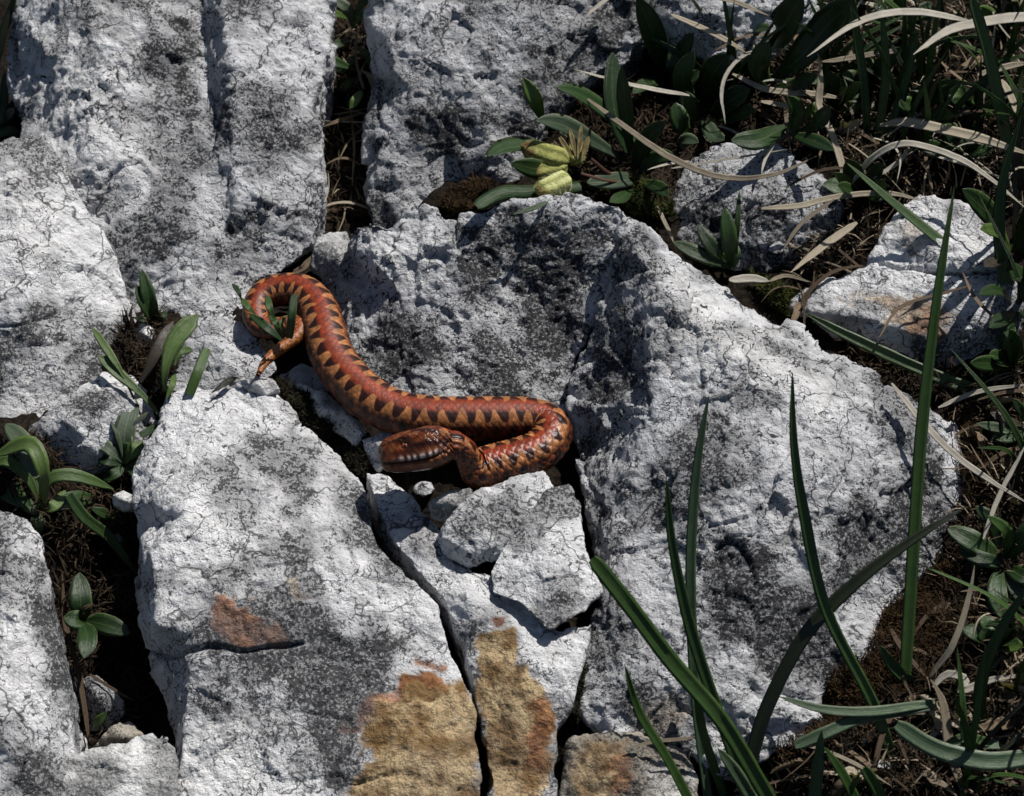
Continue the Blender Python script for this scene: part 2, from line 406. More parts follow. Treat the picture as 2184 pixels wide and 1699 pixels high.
    pit = sstep(.30, .62, perlin(q*120+60))*sstep(-.05, .3, perlin(q*26+90)); d -= .0014*pit*rough
    px = proj(co)
    for gl, gw, gd in grooves:
        gp = np.array(gl, float); dd = np.full(nv, 1e9)
        wob = px+np.stack([perlin(q*60+1), perlin(q*60+5)], -1)*9
        for a, b in zip(gp[:-1], gp[1:]):
            e = b-a; t = np.clip(((wob-a)@e)/(e@e), 0, 1); dd = np.minimum(dd, np.linalg.norm(wob-a-t[:, None]*e, axis=1))
        d -= gd*(1-sstep(0, gw, dd))
    co = co+no*(d*amp)[:, None]
    st = np.zeros((nv, 4))
    wob = np.stack([fbm(q*55+8, 4, .6), fbm(q*55+52, 4, .6)], -1)
    for kind, poly, soft, wam, stren in patches:  # weathering stains, and in places shade painted in as darker colour
        sdv = polydist(px+wob*wam, poly)
        c = 'trdw'.index(kind)
        st[:, c] = np.maximum(st[:, c], stren*sstep(-soft, soft, sdv))
    st = st[:, [0, 1, 2, 3]]
    veil = np.stack([.5+.6*fbm(q*17+2, 4, .62), .5+.55*fbm(q*38+21, 2), .5+.55*fbm(q*24+61, 2), .5+.55*fbm(q*50+81, 2)], -1)
    o = meshobj(name, co, F, MAT[mat], attrs={'stain_shade': st, 'veil': veil})
    return tag(o, label, cat, group)

def build_rocks():
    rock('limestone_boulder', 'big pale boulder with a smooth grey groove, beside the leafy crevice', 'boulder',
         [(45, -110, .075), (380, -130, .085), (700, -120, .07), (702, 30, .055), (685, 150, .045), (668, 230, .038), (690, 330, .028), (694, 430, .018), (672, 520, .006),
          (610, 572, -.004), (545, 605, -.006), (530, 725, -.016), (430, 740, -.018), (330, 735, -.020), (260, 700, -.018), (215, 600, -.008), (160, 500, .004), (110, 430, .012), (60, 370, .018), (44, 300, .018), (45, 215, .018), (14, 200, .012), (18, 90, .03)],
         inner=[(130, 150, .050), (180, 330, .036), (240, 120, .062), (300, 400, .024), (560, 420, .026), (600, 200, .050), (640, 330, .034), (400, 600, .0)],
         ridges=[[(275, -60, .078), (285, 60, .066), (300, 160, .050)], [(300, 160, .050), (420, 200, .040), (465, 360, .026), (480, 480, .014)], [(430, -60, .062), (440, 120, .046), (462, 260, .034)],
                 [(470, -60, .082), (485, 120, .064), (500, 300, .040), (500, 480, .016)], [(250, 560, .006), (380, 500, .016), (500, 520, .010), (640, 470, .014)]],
         mat='grey', seed=11, base=-.06, voxel=.0015, patches=[('d', [(330, 480), (690, 420), (670, 560), (520, 620), (420, 560), (300, 560)], 40, 30, .55), ('d', [(430, 60), (490, 60), (500, 400), (455, 400)], 15, 10, .4),  # second polygon paints the groove's shade into the colour
         ('d', [(285, -20), (430, -20), (452, 170), (400, 190), (310, 150)], 14, 10, .42), ('w', [(60, 60), (260, 20), (280, 250), (420, 300), (200, 420), (90, 300)], 60, 60, .5)],  # first polygon is a darker grey put in for the hollow's shade
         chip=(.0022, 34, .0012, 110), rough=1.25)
    rock('limestone_boulder', 'pale cracked boulder beside a leafy yellow-green plant, under the grooved boulder', 'boulder',
         [(-110, 300, .045), (0, 305, .048), (78, 290, .045), (128, 335, .038), (170, 425, .026), (215, 492, .016), (250, 575, .004), (284, 665, -.008), (300, 725, -.016), (318, 800, -.026),
          (235, 850, -.028), (150, 910, -.028), (70, 960, -.030), (0, 935, -.024), (-110, 930, -.02)],
         inner=[(40, 480, .038), (120, 520, .026), (-30, 650, .022), (60, 700, .012), (180, 640, .008), (40, 840, -.01)],
         ridges=[[(-80, 540, .034), (40, 540, .036), (110, 555, .026), (170, 600, .014)]],
         mat='pale', seed=23, base=-.06, patches=[('d', [(-50, 690), (60, 660), (200, 700), (240, 780), (80, 880), (-50, 890)], 40, 30, .5), ('w', [(-50, 330), (100, 330), (150, 480), (90, 560), (-50, 560)], 40, 40, .6)],
         chip=(.0018, 36, .0006, 110), rough=.8, grooves=[([(0, 410), (40, 430), (70, 480), (130, 540)], 5, .002), ([(-40, 700), (90, 690), (160, 640)], 5, .002)])
    rock('limestone_rock', 'low rounded pale stone behind the torn grey-green leaves', 'rock',
         [(60, 912, -.006), (135, 852, .002), (218, 790, .004), (285, 795, .0), (320, 840, -.006), (335, 900, -.012), (300, 960, -.02), (225, 1005, -.028), (112, 1005, -.03), (68, 960, -.02)],
         inner=[(150, 900, .004), (230, 850, .006), (200, 960, -.012)], mat='pale', seed=31, base=-.055, patches=[('d', [(180, 840), (300, 830), (320, 920), (220, 900)], 30, 25, .4)], chip=(.0014, 36, .0005, 110), rough=.7)
    rock('limestone_rock', 'pitted grey stone beside the tip of the snake tail', 'rock',
         [(385, 690, -.002), (450, 676, .0), (520, 690, .0), (565, 745, -.002), (592, 790, -.006), (560, 826, -.01), (480, 850, -.014), (400, 850, -.014), (330, 845, -.016), (318, 775, -.012), (350, 715, -.006)],
         inner=[(460, 730, .004), (500, 790, .0)], mat='dark', seed=37, base=-.05, patches=[('w', [(470, 680), (540, 700), (580, 770), (520, 760)], 20, 15, .6)], chip=(.0012, 40, .0006, 120), rough=1.0)
    rock('limestone_slab', 'large flat pale slab with rust spots and a tan lower edge', 'slab',
         [(352, 905, .004), (362, 852, .004), (402, 834, .006), (500, 828, .006), (560, 835, .005), (602, 852, .003), (640, 900, .002), (700, 952, .0), (756, 1010, -.001), (776, 1062, -.001), (794, 1130, -.002), (826, 1182, -.003),
          (880, 1244, -.005), (928, 1292, -.008), (952, 1372, -.015), (982, 1440, -.020), (1004, 1520, -.026), (1018, 1620, -.032), (1036, 1810, -.046), (380, 1830, -.055), (378, 1640, -.047),
          (372, 1580, -.05), (352, 1500, -.052), (325, 1420, -.05), (305, 1330, -.035), (298, 1250, -.04), (300, 1160, -.032), (288, 1080, -.012), (285, 1000, -.004), (318, 950, .0)],
         inner=[(450, 950, .011), (600, 1000, .009), (400, 1100, .010), (560, 1180, .008), (700, 1120, .005), (760, 1230, .0), (650, 1400, -.016), (500, 1450, -.020), (800, 1450, -.018), (600, 1600, -.034), (880, 1600, -.028), (450, 1650, -.040)],
         ridges=[[(318, 1180, .002), (330, 1260, -.002), (335, 1330, -.006), (420, 1350, -.008), (560, 1310, -.003), (700, 1330, -.007), (930, 1330, -.010)], [(395, 1500, -.028), (385, 1560, -.036), (390, 1640, -.042)]],
         mat='pale', seed=41, base=-.075, voxel=.0014,
         patches=[('t', [(800, 1500), (870, 1440), (975, 1430), (1020, 1560), (1040, 1800), (700, 1800), (760, 1640)], 14, 40, 1), ('r', [(470, 1290), (530, 1275), (585, 1330), (575, 1380), (500, 1370), (445, 1335)], 7, 38, .9),
                 ('t', [(612, 1225), (640, 1230), (660, 1280), (630, 1280)], 6, 20, .6), ('r', [(760, 1500), (850, 1450), (960, 1425), (940, 1460), (830, 1490), (770, 1560), (730, 1570)], 8, 40, .8), ('r', [(880, 1400), (960, 1410), (955, 1425), (885, 1418)], 4, 14, .8),
                 ('d', [(330, 1340), (600, 1300), (760, 1380), (900, 1420), (780, 1520), (740, 1700), (560, 1600), (520, 1520), (360, 1480)], 35, 50, .72), ('d', [(640, 870), (780, 1050), (780, 1110), (690, 1010)], 20, 20, .4),
                 ('w', [(395, 1550), (540, 1535), (560, 1600), (530, 1680), (640, 1660), (680, 1800), (380, 1800)], 8, 25, 1), ('w', [(590, 1430), (670, 1410), (660, 1480), (600, 1500)], 8, 18, .7), ('w', [(350, 1000), (560, 1080), (560, 1230), (340, 1220)], 60, 50, .6)],
         chip=(.0021, 27, .0009, 92), rough=.9, grooves=[([(305, 1395), (380, 1400), (450, 1375), (520, 1392), (640, 1372)], 9, .004)]+[([(390, 1220), (500, 1225), (640, 1195), (760, 1230), (860, 1255)], 4, .0016), ([(400, 1020), (540, 1000), (660, 1060), (790, 1080)], 3.5, .0012), ([(340, 1280), (420, 1235), (520, 1220)], 4, .0014)])
    rock('limestone_slab', 'narrow split slab with a tan streak between two dark cracks', 'slab',
         [(786, 1012, -.006), (830, 1012, -.004), (882, 1062, -.004), (934, 1118, -.004), (958, 1178, -.005), (1010, 1215, -.006), (1062, 1232, -.006), (1130, 1300, -.008), (1190, 1352, -.010), (1262, 1330, -.012), (1236, 1420, -.018), (1214, 1500, -.026),
          (1184, 1580, -.034), (1182, 1700, -.044), (1190, 1810, -.052), (1052, 1810, -.050), (1044, 1640, -.038), (1028, 1540, -.030), (1008, 1440, -.022), (986, 1372, -.018), (950, 1282, -.010), (898, 1224, -.008), (840, 1152, -.006), (808, 1086, -.006)],
         inner=[(900, 1150, -.001), (1000, 1270, -.003), (1120, 1420, -.012), (1100, 1560, -.026), (1180, 1430, -.014)],
         ridges=[[(1005, 1350, -.010), (1100, 1345, -.008), (1180, 1372, -.010)]],
         mat='pale', seed=47, base=-.07, patches=[('t', [(1018, 1350), (1110, 1345), (1130, 1440), (1165, 1490), (1178, 1560), (1170, 1700), (1180, 1800), (1050, 1800), (1040, 1640), (1020, 1500)], 6, 22, 1), ('r', [(1130, 1500), (1170, 1490), (1178, 1560), (1150, 1640), (1130, 1620)], 8, 20, .8), ('r', [(1050, 1320), (1085, 1318), (1080, 1336), (1055, 1340)], 3, 8, .9),
                                     ('d', [(960, 1310), (1010, 1320), (1012, 1420), (985, 1400)], 10, 15, .8), ('w', [(1130, 1345), (1200, 1370), (1190, 1460), (1170, 1470)], 12, 15, .6)], chip=(.0014, 34, .0006, 110), rough=.9)
    rock('stone_shard', 'small white stone chip wedged under the snake neck', 'stone', [(914, 1076, .006), (950, 1054, .010), (1000, 1044, .012), (1014, 1064, .010), (970, 1098, .004), (952, 1110, .0), (925, 1100, .0)], inner=[(965, 1070, .012)],
         mat='white', seed=51, base=-.012, voxel=.0009, chip=(.0008, 60, .0003, 140), rough=.5, jit=2)
    rock('stone_shard', 'grey broken shard with a dark underside beside the white chip', 'stone', [(936, 1148, .0), (962, 1112, .008), (1012, 1064, .012), (1098, 1022, .012), (1160, 1003, .011), (1176, 1038, .010), (1124, 1100, .008), (1092, 1142, .004), (1062, 1180, -.002), (1000, 1207, -.008), (952, 1184, -.008)],
         inner=[(1080, 1070, .013), (1000, 1130, .010)], ridges=[[(950, 1150, .004), (1000, 1178, .003), (1062, 1160, .004), (1110, 1110, .008)]], mat='pale', seed=53, base=-.022, voxel=.0009, chip=(.0010, 48, .0004, 130), rough=.7, jit=2.5)
    rock('stone_shard', 'large pale wedge-shaped shard resting on the split slab', 'stone', [(1172, 1046, .012), (1214, 1030, .012), (1240, 1080, .010), (1246, 1165, .008), (1262, 1215, .006), (1284, 1258, .002), (1244, 1302, .0), (1172, 1342, -.002), (1118, 1288, .0), (1050, 1262, -.001), (1048, 1222, .0), (1090, 1152, .005), (1132, 1092, .010)],
         inner=[(1180, 1180, .012), (1120, 1225, .006), (1200, 1270, .006)], mat='pale', seed=57, base=-.02, voxel=.0009, chip=(.0010, 44, .0005, 120), rough=.8, jit=2.5, shrink=.9)
    rock('limestone_boulder', 'pitted boulder with a black weathered hollow, right behind the snake', 'boulder',
         [(748, 492, .034), (790, 474, .040), (830, 480, .042), (885, 438, .050), (925, 440, .052), (962, 470, .050), (1040, 450, .055), (1130, 432, .060), (1220, 418, .062), (1320, 440, .062), (1345, 476, .058), (1318, 560, .040), (1286, 640, .024), (1240, 730, .010), (1216, 800, -.004), (1206, 880, -.012),
          (1100, 905, -.012), (960, 900, -.012), (860, 880, -.012), (790, 830, -.012), (740, 770, -.012), (715, 680, -.010), (690, 610, -.008), (735, 580, .008)],
         inner=[(800, 560, .030), (860, 640, .022), (820, 740, .004), (900, 760, .008), (960, 570, .036), (1000, 680, .022), (1060, 780, .008), (1180, 760, .004)],
         ridges=[[(960, 520, .046), (1010, 560, .038), (1100, 620, .024), (1180, 660, .016), (1200, 740, .004)], [(1200, 470, .054), (1250, 540, .040), (1270, 600, .028)]],
         mat='grey', seed=61, base=-.06, voxel=.0013, patches=[('d', [(990, 480), (1180, 450), (1320, 450), (1290, 600), (1200, 780), (1180, 850), (1020, 840), (960, 760), (1080, 700), (1090, 610), (960, 560)], 40, 45, .95), ('d', [(860, 600), (1000, 640), (1040, 850), (860, 840), (780, 740)], 50, 50, .55), ('w', [(750, 500), (900, 450), (980, 520), (860, 600), (780, 620)], 30, 30, .7)],
         chip=(.0020, 38, .0011, 115), rough=1.3, grooves=[([(915, 545), (945, 548)], 18, .006)])
    rock('limestone_boulder', 'largest boulder, pale ridge and fissured sloping face behind tall grass blades', 'boulder',
         [(1338, 472, .066), (1400, 510, .058), (1452, 556, .050), (1560, 612, .044), (1642, 670, .036), (1700, 700, .034), (1762, 762, .026), (1850, 800, .022), (1950, 868, .016), (2040, 900, .008), (2066, 965, .0), (2062, 1060, -.008), (2050, 1150, -.016), (1990, 1230, -.022), (1884, 1300, -.022),
          (1850, 1400, -.030), (1755, 1470, -.032), (1735, 1560, -.040), (1650, 1600, -.042), (1560, 1650, -.048), (1480, 1605, -.044), (1380, 1570, -.044), (1262, 1560, -.044), (1226, 1490, -.038), (1254, 1380, -.028), (1290, 1290, -.018), (1268, 1180, -.016), (1252, 1080, -.014), (1240, 1000, -.012), (1212, 900, -.008), (1220, 800, .006), (1264, 700, .024), (1304, 600, .044)],
         inner=[(1500, 1000, .030), (1400, 1100, .010), (1650, 1050, .030), (1600, 1250, .006), (1450, 1350, -.012), (1750, 1250, .002), (1900, 1080, .016), (1950, 1000, .018), (1800, 1400, -.020), (1560, 1480, -.022), (1330, 1450, -.024), (1330, 800, .022), (1290, 950, .0)],
         ridges=[[(1352, 520, .066), (1400, 600, .062), (1480, 690, .058), (1570, 760, .054), (1680, 800, .048), (1800, 860, .038), (1920, 920, .028), (2020, 950, .012)], [(1400, 600, .062), (1390, 720, .050), (1370, 860, .034), (1345, 1000, .014), (1300, 1150, -.004), (1300, 1290, -.012)],
                 [(1480, 690, .058), (1600, 860, .044), (1720, 990, .034), (1850, 1090, .018)]],
         mat='grey', seed=67, base=-.075, voxel=.0014, patches=[('d', [(1230, 800), (1330, 760), (1340, 1000), (1330, 1290), (1260, 1200)], 40, 40, .75), ('d', [(1700, 900), (1900, 1000), (2050, 1000), (2040, 1150), (1850, 1250), (1760, 1100)], 60, 60, .4), ('d', [(1480, 1080), (1700, 1120), (1900, 1200), (1750, 1450), (1500, 1420), (1420, 1300)], 110, 90, .42), ('w', [(1380, 560), (1480, 600), (1700, 760), (1850, 850), (1760, 900), (1560, 800), (1420, 760)], 40, 40, .8), ('t', [(1360, 1500), (1460, 1490), (1450, 1590), (1360, 1570)], 18, 25, .45), ('d', [(1240, 1400), (1400, 1420), (1380, 1520), (1240, 1520)], 30, 30, .45)],
         chip=(.0036, 26, .0013, 88), rough=1.15, grooves=[([(1480, 700), (1500, 820), (1480, 960), (1400, 1080)], 5, .0018), ([(1700, 860), (1680, 960), (1720, 1080), (1700, 1200)], 4, .0014), ([(1850, 900), (1830, 1000), (1900, 1080)], 4, .0014), ([(1380, 1240), (1500, 1300), (1640, 1300)], 4, .0014), ([(1560, 690), (1600, 800), (1690, 880), (1760, 970), (1860, 1090)], 5, .002), ([(1370, 700), (1350, 850), (1300, 1000)], 5, .002), ([(1300, 1180), (1420, 1160), (1600, 1100), (1680, 1010)], 5, .0018), ([(1440, 1250), (1560, 1140), (1640, 1150), (1760, 1180)], 4, .0014)])
    rock('limestone_rock', 'tan and white rock in the corner beside the mossy black crack', 'rock', [(1228, 1575, -.036), (1300, 1562, -.034), (1390, 1574, -.036), (1470, 1606, -.040), (1492, 1660, -.046), (1490, 1810, -.056), (1196, 1810, -.054), (1204, 1660, -.046)], inner=[(1340, 1640, -.036), (1400, 1700, -.042)],
         mat='tan', seed=71, base=-.08, patches=[('t', [(1240, 1570), (1340, 1570), (1330, 1660), (1270, 1740), (1220, 1700)], 15, 25, .9), ('r', [(1320, 1600), (1370, 1620), (1340, 1690), (1300, 1680)], 10, 30, .7), ('w', [(1380, 1640), (1480, 1640), (1480, 1760), (1400, 1740)], 15, 20, .8)], chip=(.0016, 40, .0008, 110), rough=1.3)
    rock('limestone_boulder', 'grey veined boulder behind the yellow seed pods', 'boulder',
         [(788, -120, .085), (1080, -130, .095), (1372, -110, .09), (1378, 50, .066), (1345, 132, .052), (1262, 160, .046), (1225, 200, .040), (1160, 260, .032), (1120, 350, .022), (1080, 420, .010), (1020, 500, -.004), (930, 540, -.012), (860, 540, -.012), (796, 520, -.010), (788, 440, .004), (782, 340, .014), (776, 270, .020), (800, 170, .034), (797, 50, .052)],
         inner=[(900, 50, .072), (950, 250, .044), (1000, 150, .060), (1100, 60, .076), (1150, 150, .058), (1250, 80, .066), (1050, 300, .036), (880, 400, .012), (960, 380, .016)],
         ridges=[[(830, 80, .064), (850, 200, .048), (815, 260, .036), (800, 380, .016)], [(850, 200, .048), (960, 180, .056), (1080, 210, .050), (1200, 190, .046)], [(900, 280, .036), (1020, 260, .042), (1110, 300, .030)]],
         mat='dark', seed=73, base=-.05, voxel=.0015, patches=[('d', [(880, 250), (1100, 230), (1130, 340), (1000, 430), (900, 430), (830, 380)], 40, 40, .6), ('d', [(1280, 20), (1380, 20), (1340, 140), (1270, 120)], 30, 30, .5), ('d', [(930, 40), (980, 40), (960, 220), (900, 210)], 20, 30, .6), ('d', [(790, 250), (870, 300), (900, 500), (790, 500)], 30, 30, .55), ('d', [(1060, 40), (1160, 100), (1130, 230), (1010, 210)], 40, 50, .4)], chip=(.0034, 32, .0013, 100), rough=1.1)
    rock('limestone_rock', 'small dark weathered rock under the broad-leaved plants behind the largest boulder', 'rock', [(1432, 425, .030), (1470, 345, .040), (1560, 312, .046), (1680, 322, .048), (1742, 372, .044), (1792, 440, .036), (1765, 512, .026), (1690, 560, .018), (1570, 572, .018), (1455, 530, .022)],
         inner=[(1560, 400, .048), (1660, 440, .044), (1600, 500, .034), (1500, 450, .038)], mat='dark', seed=79, base=-.03, patches=[('d', [(1400, 300), (1800, 300), (1800, 600), (1400, 600)], 30, 30, .55), ('d', [(1430, 380), (1560, 330), (1560, 470), (1450, 520)], 30, 30, .85)], chip=(.0024, 44, .0012, 110), rough=1.2)  # first polygon paints the grass's shade over the whole rock; second is weathering
    rock('limestone_rock', 'angular rock with ochre stains, under a crossing pair of grass blades', 'rock', [(1690, 655, .020), (1742, 608, .026), (1852, 570, .034), (1884, 490, .042), (1960, 420, .052), (2052, 430, .056), (2112, 470, .052), (2150, 560, .044), (2200, 660, .034), (2150, 740, .014), (2064, 780, .004), (1950, 790, .004), (1850, 745, .008), (1760, 690, .012)],
         inner=[(1980, 500, .054), (2060, 540, .050)], ridges=[[(1730, 665, .024), (1850, 680, .030), (1980, 720, .028), (2090, 700, .030)], [(1870, 575, .036), (1990, 585, .040), (2110, 590, .042)]], mat='pale', seed=83, base=-.04, patches=[('t', [(1810, 640), (1930, 640), (2030, 680), (2010, 730), (1900, 690)], 12, 40, .75), ('t', [(1900, 490), (1960, 450), (1990, 520), (1930, 550)], 15, 25, .4), ('d', [(1930, 720), (2140, 690), (2120, 780), (1960, 790)], 20, 25, .8), ('r', [(1930, 680), (2020, 670), (2010, 710), (1950, 715)], 8, 20, .5)], chip=(.0014, 36, .0007, 110), rough=.9, grooves=[([(1880, 570), (1960, 582), (2060, 580), (2150, 575)], 7, .005)])
    rock('limestone_boulder', 'pale rounded boulder on the outer side of the deep dark gap', 'boulder', [(-110, 1070, .008), (0, 1082, .010), (58, 1110, .010), (88, 1160, .006), (100, 1240, .0), (116, 1340, -.010), (136, 1430, -.020), (148, 1530, -.030), (158, 1600, -.038), (150, 1680, -.044), (150, 1810, -.055), (-110, 1810, -.04)],
         inner=[(20, 1180, .016), (30, 1330, .006), (-40, 1500, -.004), (50, 1500, -.010), (60, 1650, -.024)], ridges=[[(55, 1150, .012), (78, 1260, .004), (92, 1400, -.006), (105, 1540, -.020)]], mat='pale', seed=89, base=-.09, patches=[('d', [(70, 1150), (105, 1200), (150, 1560), (110, 1540), (90, 1350)], 14, 15, .6), ('d', [(50, 1560), (140, 1600), (120, 1700), (40, 1800)], 25, 25, .5), ('w', [(-50, 1200), (70, 1220), (90, 1500), (-50, 1550)], 40, 40, .5)], chip=(.0022, 32, .0006, 110), rough=.8)
    rock('limestone_rock', 'white lumpy stone closing the lower end of the deep gap', 'rock', [(92, 1695, -.042), (128, 1625, -.034), (182, 1604, -.034), (258, 1584, -.032), (328, 1570, -.030), (368, 1592, -.032), (374, 1660, -.040), (372, 1810, -.055), (80, 1810, -.06)], inner=[(250, 1640, -.030), (200, 1720, -.040)],
         mat='white', seed=97, base=-.09, chip=(.0014, 40, .0005, 110), rough=.8)
    rock('limestone_rock', 'bright white stone between the two upper boulders and the snake coil', 'rock', [(664, 566, .006), (680, 512, .014), (738, 496, .018), (752, 545, .014), (742, 592, .006), (700, 606, .0)], inner=[(715, 540, .018)], mat='white', seed=101, base=-.03, voxel=.001, chip=(.0010, 50, .0005, 120), rough=.6)
    rock('limestone_rock', 'long white stone lying along the mossy strip under the snake', 'rock', [(604, 826, -.004), (644, 818, -.002), (700, 846, -.002), (772, 926, -.004), (765, 948, -.010), (708, 912, -.010), (636, 862, -.010)], inner=[(690, 872, .0)], mat='white', seed=103, base=-.03, voxel=.001, chip=(.0010, 50, .0004, 120), rough=.6, jit=2,
         patches=[('w', [(600, 810), (790, 930), (770, 960), (600, 860)], 10, 5, 1)])
    rock('pebble', 'flat white pebble just below the tail tip', 'pebble', [(514, 816, .010), (540, 805, .012), (580, 812, .012), (592, 828, .010), (566, 842, .006), (530, 832, .006)], inner=[(550, 820, .014)], mat='white', seed=107, base=-.004, voxel=.0008, chip=(.0005, 60, .0002, 140), rough=.4, jit=1.5)
    rock('pebble', 'pale stone beside the snout of the snake', 'pebble', [(776, 940, .0), (806, 930, .002), (832, 916, .004), (852, 936, .002), (826, 968, -.004), (806, 1002, -.010), (790, 985, -.008)], inner=[(815, 950, .004)], mat='pale', seed=109, base=-.025, voxel=.0008, chip=(.0008, 60, .0003, 140), rough=.6, jit=1.5)
    rock('pebble', 'small smooth grey pebble against the side of the large slab', 'pebble', [(240, 1056, -.012), (262, 1046, -.010), (282, 1056, -.010), (284, 1080, -.016), (262, 1092, -.020), (244, 1078, -.018)], inner=[(262, 1068, -.009)], mat='white', seed=113, base=-.032, voxel=.0008, chip=(.0004, 60, .0002, 140), rough=.3, jit=1)
    rock('limestone_rock', 'shaded grey stone lying deep in the gap', 'rock', [(168, 1446, -.060), (205, 1440, -.058), (240, 1475, -.060), (262, 1520, -.066), (240, 1552, -.074), (190, 1560, -.078), (172, 1510, -.070)], inner=[(205, 1480, -.056)], mat='dark', seed=127, base=-.10, voxel=.001, chip=(.0010, 50, .0004, 120), rough=.6)
    rock('limestone_rock', 'small brownish stone deep in the gap beside the white lumpy one', 'rock', [(200, 1592, -.066), (240, 1556, -.060), (275, 1540, -.060), (305, 1566, -.062), (300, 1590, -.068), (230, 1612, -.074)], inner=[(260, 1572, -.058)], mat='tan', seed=131, base=-.10, voxel=.001, chip=(.0010, 50, .0004, 120), rough=.6)
    rock('pebble', 'little white pebble wedged by the upright dark leaf pair', 'pebble', [(288, 704, -.004), (306, 690, .0), (328, 702, .0), (332, 728, -.006), (312, 742, -.010), (292, 730, -.010)], inner=[(310, 714, .002)], mat='white', seed=137, base=-.03, voxel=.0008, chip=(.0005, 60, .0002, 140), rough=.4, jit=1)
    rock('limestone_rock', 'grey rock glimpsed behind straw beyond the broad-leaved plants', 'rock', [(1378, -110, .09), (1720, -110, .095), (1745, 55, .066), (1640, 125, .052), (1500, 118, .050), (1385, 105, .052)], inner=[(1500, 20, .078), (1620, 20, .078)], mat='dark', seed=139, base=-.0, voxel=.0016, chip=(.0024, 40, .001, 110), rough=1.0)
    rock('limestone_rock', 'grey stone under the middle of the snake', 'rock', [(590, 800, -.010), (640, 780, -.008), (700, 800, -.010), (690, 850, -.012), (620, 830, -.012)], inner=[(650, 800, -.006)], mat='dark', seed=149, base=-.03, voxel=.0009, chip=(.0010, 50, .0004, 120), rough=.6)
    for k, (x, y, r_, hh, m, lb) in enumerate([(905, 1042, 18, -.010, 'dark', 'dark little pebble in the shadow under the snake head'), (2095, 960, 22, .002, 'pale', 'pale pebble beside the reddish leaves at the edge of the largest boulder'), (1655, 520, 24, .03, 'grey', 'small round stone at the foot of the dark weathered rock'),
                                        (190, 690, 0, 0, '', ''), (1880, 1640, 20, -.03, 'grey', 'small grey stone among dry grass litter'), (560, 700, 0, 0, '', ''), (250, 1150, 14, -.055, 'dark', 'dark pebble down inside the deep gap')]):
        if not r_: continue
        rs = np.random.default_rng(200+k); ol = []
        for j in range(8):
            a = -j*math.pi/4; rr = r_*rs.uniform(.8, 1.15); ol.append((x+rr*math.cos(a), y+rr*.8*math.sin(a), hh-.3*r_*PX*(1+math.sin(-a)*.6)))
        rock('pebble', lb, 'pebble', ol, inner=[(x, y-2, hh+.25*r_*PX)], mat=m, seed=210+k, base=hh-1.2*r_*PX, voxel=.0008, chip=(.0006, 60, .0002, 140), rough=.5, jit=1)
build_rocks()

